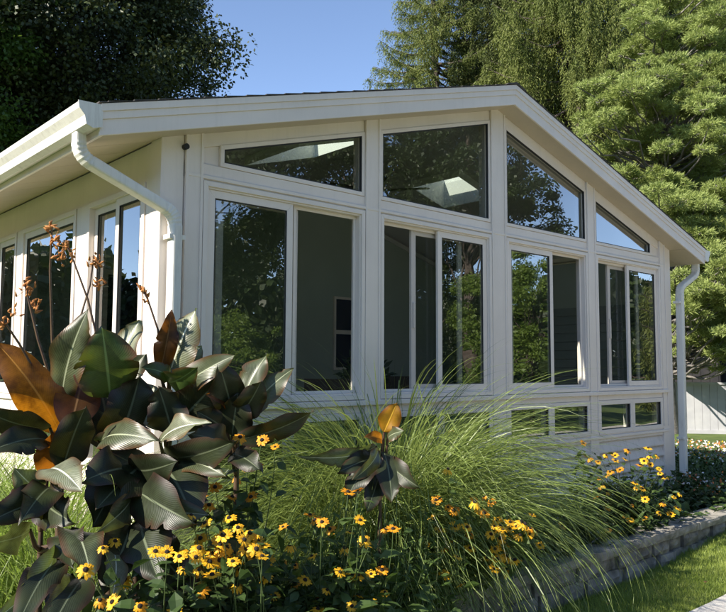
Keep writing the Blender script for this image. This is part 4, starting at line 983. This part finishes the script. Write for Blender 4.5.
def canna_leaf(p0, p1, w, roll, bend, kind, parent, fold=.25, wav=.02, seed=0, face=None):
    """p0 base, p1 tip, w full width in metres, roll in degrees about the midrib away from facing the open side, bend = arch height / length"""
    g = random.Random(seed*7+3); p0 = Vector(p0); p1 = Vector(p1); ax = p1-p0; L_ = ax.length; ax.normalize()
    fd = Vector(face) if face else (Vector(O)-(p0+p1)*.5).normalized()
    n = (fd-ax*fd.dot(ax)).normalized(); n = Matrix.Rotation(R(roll), 3, ax) @ n; s = ax.cross(n).normalized()
    tws = R(g.uniform(-38, 38)); nu, nv = 10, 44; me = bpy.data.meshes.new('leaf'); bm = bmesh.new(); uvl = bm.loops.layers.uv.new('UVMap'); G = []
    ph = g.uniform(0, 6)
    for j in range(nv+1):
        t = j/nv
        prof = (math.sin(math.pi*min(1, t**.85))**.72)*(1-.12*t) if 0 < t < 1 else 0
        prof = max(prof, .02 if t == 0 else 0.0); 
        if t > .9: prof *= max(0.0, (1-t)/.1)**.45
        mid = p0+ax*L_*t+n*(bend*L_*4*t*(1-t))-Vector((0, 0, 1))*L_*.10*t*t*abs(bend)*3
        row = []; s_ = Matrix.Rotation(tws*(t-.5), 3, ax) @ s; n_ = ax.cross(s_)*-1
        if j == 0: nots = [(g.uniform(.3, .9), g.choice([-1, 1]), g.uniform(.12, .4), g.uniform(.015, .04)) for _ in range(g.choice([0, 1, 2, 3]))]
        ruf = 1+wav*.35*math.sin(t*13+ph*2)
        for i in range(nu+1):
            u = i/nu-.5; ww = w*prof*u*(ruf if u > 0 else 2-ruf)
            for (nt0, nsd, ndp, nwd) in nots:
                if u*nsd > .2 and abs(t-nt0) < nwd: ww *= 1-ndp*(1-abs(t-nt0)/nwd)
            hgt = fold*abs(ww)*1.0+wav*w*math.sin(t*11+ph+(2.4 if u > 0 else 0))*abs(u*2)**2.0-0.7*fold*abs(ww)*abs(u*2)
            row.append((bm.verts.new(mid+s_*ww+n_*hgt), (u+.5, t)))
        G.append(row)
    for j in range(nv):
        for i in range(nu):
            vs = [G[j][i], G[j][i+1], G[j+1][i+1], G[j+1][i]]
            f = bm.faces.new([v[0] for v in vs]); f.smooth = True
            for lp, v in zip(f.loops, vs): lp[uvl].uv = v[1]
    bm.to_mesh(me); bm.free()
    return link('leaf', me, CB[kind], parent)
def canna(label, base, leaves, topz, seed, stalk=None, lean=(0, 0)):
    random.seed(seed); t = empty('canna_plant', base); tag(t, label, 'canna', 'cannas at the left corner of the bed')
    B = Vector(base); T = Vector((B.x+lean[0], B.y+lean[1], topz))
    b = MB(); b.tube([B-Vector((0, 0, .05)), B.lerp(T, .3), B.lerp(T, .65), T], [.020, .018, .014, .008], 8, cap=False)
    for i, lf in enumerate(leaves):
        (u0, v0, d0), (u1, v1, d1), w, roll, bend, kind = lf
        if kind == 's' and random.random() < .45: kind = 'm'
        p0 = at(u0, v0, d0); p1 = at(u1, v1, d1)
        canna_leaf(p0, p1, w/CF*(d0+d1)/2, roll, bend, kind, t, seed=seed*50+i, fold=random.uniform(.15, .45), wav=random.uniform(.05, .13))
        # petiole sheathing the stem
        zc = max(B.z+.05, min(p0.z-.10, topz)); q = B.lerp(T, (zc-B.z)/max(.01, (T.z-B.z)))
        if (p0-q).length < .75: b.tube([q, q.lerp(p0, .5)-Vector((0, 0, .02)), p0], [.012, .009, .006], 6, cap=False)
    b.done('stem', MCST, t)
    if stalk:
        for st in stalk:
            (pts, pods) = st
            W_ = [at(*p) for p in pts]; b = MB(); b.tube(W_, [.006-.003*k/len(W_) for k in range(len(W_))], 6, cap=False); sk_ = b.done('flower_stalk', MCST, t)
            for (u, v, d, spread, n) in pods:
                b = MB()
                for _ in range(n):
                    p = at(u+random.gauss(0, spread), v+random.gauss(0, spread*1.3), d+random.gauss(0, .02)); r = random.uniform(.005, .010)
                    dr = Vector((random.gauss(0, 1), random.gauss(0, 1), random.uniform(.3, 1.6))).normalized(); L_ = r*random.uniform(2, 4)
                    b.tube([p-dr*L_*.5, p-dr*L_*.25, p+dr*L_*.2, p+dr*L_*.6], [r*.25, r*.75, r*.5, r*.1], 6)
                    b.tube([p-dr*L_*.45, at(u, v+3, d)], .0012, 3, cap=False)
                b.done('seed_pods', MPOD, sk_)
    return t
# plant 1: tall bronze canna at the far left
def base_at(u, d): p = at(u, 500, d); return (p.x, p.y, .10)
canna('tall bronze canna with backlit amber leaf, leftmost of the cannas', base_at(60, 3.15), [
 ((60, 432, 3.1), (-4, 338, 3.0), 50, 14, .12, 'o'),
 ((62, 402, 3.1), (89, 305, 3.0), 42, -25, .10, 's'),
 ((66, 425, 3.15), (102, 365, 3.3), 50, 15, .08, 'b'),
 ((70, 430, 3.0), (84, 372, 3.2), 46, 0, .1, 'b'),
 ((50, 428, 3.0), (-20, 405, 2.8), 38, -35, .12, 'd'),
 ((48, 440, 2.95), (-14, 450, 2.7), 36, 30, .12, 'd'),
 ((62, 470, 2.9), (86, 405, 2.85), 44, 20, -.05, 'd'),
 ((52, 472, 3.0), (52, 432, 2.9), 38, 10, .05, 'b'),
], 1.55, 71, lean=(0, 0), stalk=[
 ([(58, 432, 3.1), (52, 340, 3.1), (50, 270, 3.08), (52, 228, 3.06)], [(54, 238, 3.06, 4, 16), (60, 256, 3.07, 4, 12), (48, 226, 3.06, 2.5, 6)]),
 ([(57, 400, 3.1), (38, 340, 3.1), (28, 298, 3.1), (24, 280, 3.1)], [(27, 286, 3.1, 4, 14), (36, 306, 3.1, 4, 10)]),
 ([(57, 410, 3.1), (20, 345, 3.0), (2, 318, 2.95)], [(4, 322, 2.95, 3, 8), (15, 312, 2.95, 3, 6)]),
 ([(60, 402, 3.1), (75, 335, 3.2), (90, 285, 3.3), (94, 255, 3.3)], [(95, 262, 3.3, 3, 14), (98, 284, 3.3, 3, 9)]),
])
canna('green canna with wide round bronze-edged leaf, second from the left', base_at(112, 3.2), [
 ((110, 398, 3.1), (102, 325, 3.0), 66, 5, .09, 'g'),
 ((112, 400, 3.25), (140, 318, 3.3), 46, -40, .08, 's'),
 ((115, 405, 3.25), (146, 352, 3.2), 40, -35, .1, 's'),
 ((114, 452, 3.1), (140, 372, 3.15), 62, 25, .06, 'd'),
 ((112, 450, 3.15), (96, 372, 3.3), 60, 15, .06, 'd'),
 ((100, 448, 3.05), (160, 436, 2.75), 40, -40, .15, 's'),
 ((98, 440, 3.1), (150, 428, 2.9), 30, 40, .1, 'd'),
 ((120, 470, 2.95), (92, 525, 2.6), 56, -10, .08, 'd'),
], 1.4, 72, stalk=[([(112, 400, 3.2), (100, 350, 3.2), (88, 300, 3.2), (74, 262, 3.2), (64, 240, 3.2)], [(66, 244, 3.2, 3, 10), (72, 256, 3.2, 3, 8)])])
canna('canna with upright leaves coloured pale with sun glare before the corner post, third from the left', base_at(166, 3.3), [
 ((160, 372, 3.3), (172, 308, 3.3), 24, 10, .08, 'b'),
 ((168, 382, 3.35), (197, 306, 3.35), 44, -20, .10, 's'),
 ((170, 385, 3.3), (202, 345, 3.4), 36, -30, .08, 's'),
 ((170, 378, 3.2), (141, 366, 3.05), 22, 30, .12, 'g'),
 ((168, 382, 3.2), (198, 364, 3.05), 34, 20, .14, 'g'),
 ((178, 392, 3.2), (236, 352, 3.1), 30, -20, .12, 's'),
 ((170, 430, 3.2), (222, 375, 3.15), 52, 10, .06, 'd'),
 ((164, 430, 3.15), (146, 382, 3.2), 36, -25, .05, 's'),
 ((172, 432, 3.15), (158, 385, 3.1), 44, 10, .05, 'd'),
 ((160, 442, 3.05), (212, 420, 2.9), 30, -45, .12, 's'),
 ((168, 455, 3.0), (238, 436, 2.7), 44, 30, .1, 'd'),
 ((174, 466, 3.0), (226, 472, 2.75), 34, -35, .14, 's'),
 ((150, 462, 3.0), (96, 505, 2.6), 62, 15, .12, 'd'),
 ((165, 470, 2.95), (196, 522, 2.6), 66, -15, .12, 'd'),
 ((160, 468, 3.0), (204, 500, 2.8), 50, 40, .1, 'd'),
], 1.45, 73, stalk=[([(166, 380, 3.3), (158, 330, 3.3), (148, 300, 3.3), (140, 285, 3.3)], [(142, 290, 3.3, 2.5, 9), (148, 298, 3.3, 2.5, 6)])])
canna('dark canna with bronze rim leaf in front of the leftmost sliding window', base_at(236, 3.25), [
 ((232, 412, 3.2), (218, 360, 3.1), 38, 10, .07, 'd'),
 ((234, 408, 3.25), (206, 392, 3.1), 20, 30, .15, 'b'),
 ((240, 412, 3.25), (268, 352, 3.3), 34, -35, .10, 's'),
 ((242, 420, 3.25), (294, 366, 3.3), 32, -25, .10, 's'),
 ((238, 418, 3.2), (262, 378, 3.15), 34, 25, .08, 'd'),
 ((236, 440, 3.15), (314, 408, 3.25), 30, 35, .10, 'd'),
 ((232, 436, 3.2), (238, 392, 3.15), 40, -5, .05, 'd'),
 ((230, 448, 3.1), (190, 432, 2.9), 34, 25, .1, 'd'),
 ((232, 455, 3.1), (262, 470, 2.9), 30, -30, .1, 'd'),
 ((226, 430, 3.2), (196, 410, 3.1), 28, 15, .08, 'd'),
], 1.3, 74)
canna('low canna with striped leaves coloured pale with sun glare over the lawn at the lower left', base_at(42, 2.75), [
 ((48, 470, 2.7), (82, 488, 2.5), 44, -35, .12, 's'),
 ((40, 490, 2.7), (14, 466, 2.6), 30, -20, .1, 's'),
 ((52, 488, 2.7), (20, 520, 2.4), 40, 20, .12, 'd'),
 ((44, 504, 2.7), (-12, 520, 2.4), 42, 25, .1, 'd'),
 ((46, 500, 2.75), (74, 520, 2.5), 48, 20, .1, 'd'),
 ((38, 488, 2.8), (8, 496, 2.7), 22, 10, .1, 'b'),
 ((70, 530, 2.6), (92, 578, 2.3), 44, -25, .12, 's'),
 ((68, 532, 2.6), (74, 566, 2.35), 40, 15, .1, 'd'),
 ((30, 530, 2.6), (-14, 542, 2.4), 34, -30, .1, 's'),
 ((55, 548, 2.5), (-10, 618, 2.15), 36, -30, .16, 's'),
 ((60, 560, 2.5), (14, 628, 2.1), 40, 20, .12, 'd'),
 ((72, 575, 2.4), (26, 640, 2.1), 34, -30, .12, 's'),
 ((84, 578, 2.4), (44, 640, 2.1), 44, 15, .1, 'd'),
], .95, 75)
canna('wide-leaved dark canna in the shadows between the tall ones', base_at(138, 2.85), [
 ((130, 470, 2.85), (84, 478, 2.6), 52, 25, .12, 'd'),
 ((136, 468, 2.85), (178, 458, 2.65), 46, 25, .12, 'd'),
 ((138, 490, 2.8), (196, 520, 2.5), 54, 10, .1, 'd'),
 ((132, 495, 2.8), (96, 530, 2.5), 30, -30, .1, 's'),
 ((146, 520, 2.75), (210, 512, 2.6), 34, -25, .12, 's'),
 ((140, 520, 2.75), (160, 580, 2.45), 60, 10, .1, 'd'),
 ((130, 525, 2.75), (104, 590, 2.4), 52, -10, .1, 'd'),
 ((150, 540, 2.75), (196, 590, 2.5), 50, 10, .1, 'd'),
 ((110, 545, 2.6), (110, 606, 2.3), 26, -35, .1, 's'),
], 1.0, 76)
canna('lone canna with yellow lit tip leaf amid the grass', base_at(380, 3.55), [
 ((384, 432, 3.5), (397, 402, 3.5), 24, 5, .05, 'y'),
 ((378, 458, 3.5), (338, 470, 3.3), 26, 15, .12, 'd'),
 ((386, 462, 3.5), (420, 486, 3.3), 26, 10, .12, 'd'),
 ((380, 470, 3.5), (366, 512, 3.3), 24, -10, .1, 'd'),
 ((388, 438, 3.5), (404, 430, 3.4), 16, -30, .1, 's'),
 ((382, 440, 3.5), (364, 436, 3.35), 14, 30, .1, 'o'),
 ((376, 446, 3.5), (298, 452, 3.3), 22, -35, .14, 's'),
 ((378, 452, 3.5), (346, 498, 3.3), 32, 20, .1, 'd'),
 ((384, 452, 3.5), (392, 500, 3.3), 34, -15, .1, 'd'),
 ((378, 450, 3.45), (352, 478, 3.25), 20, -35, .12, 's'),
], .95, 77)
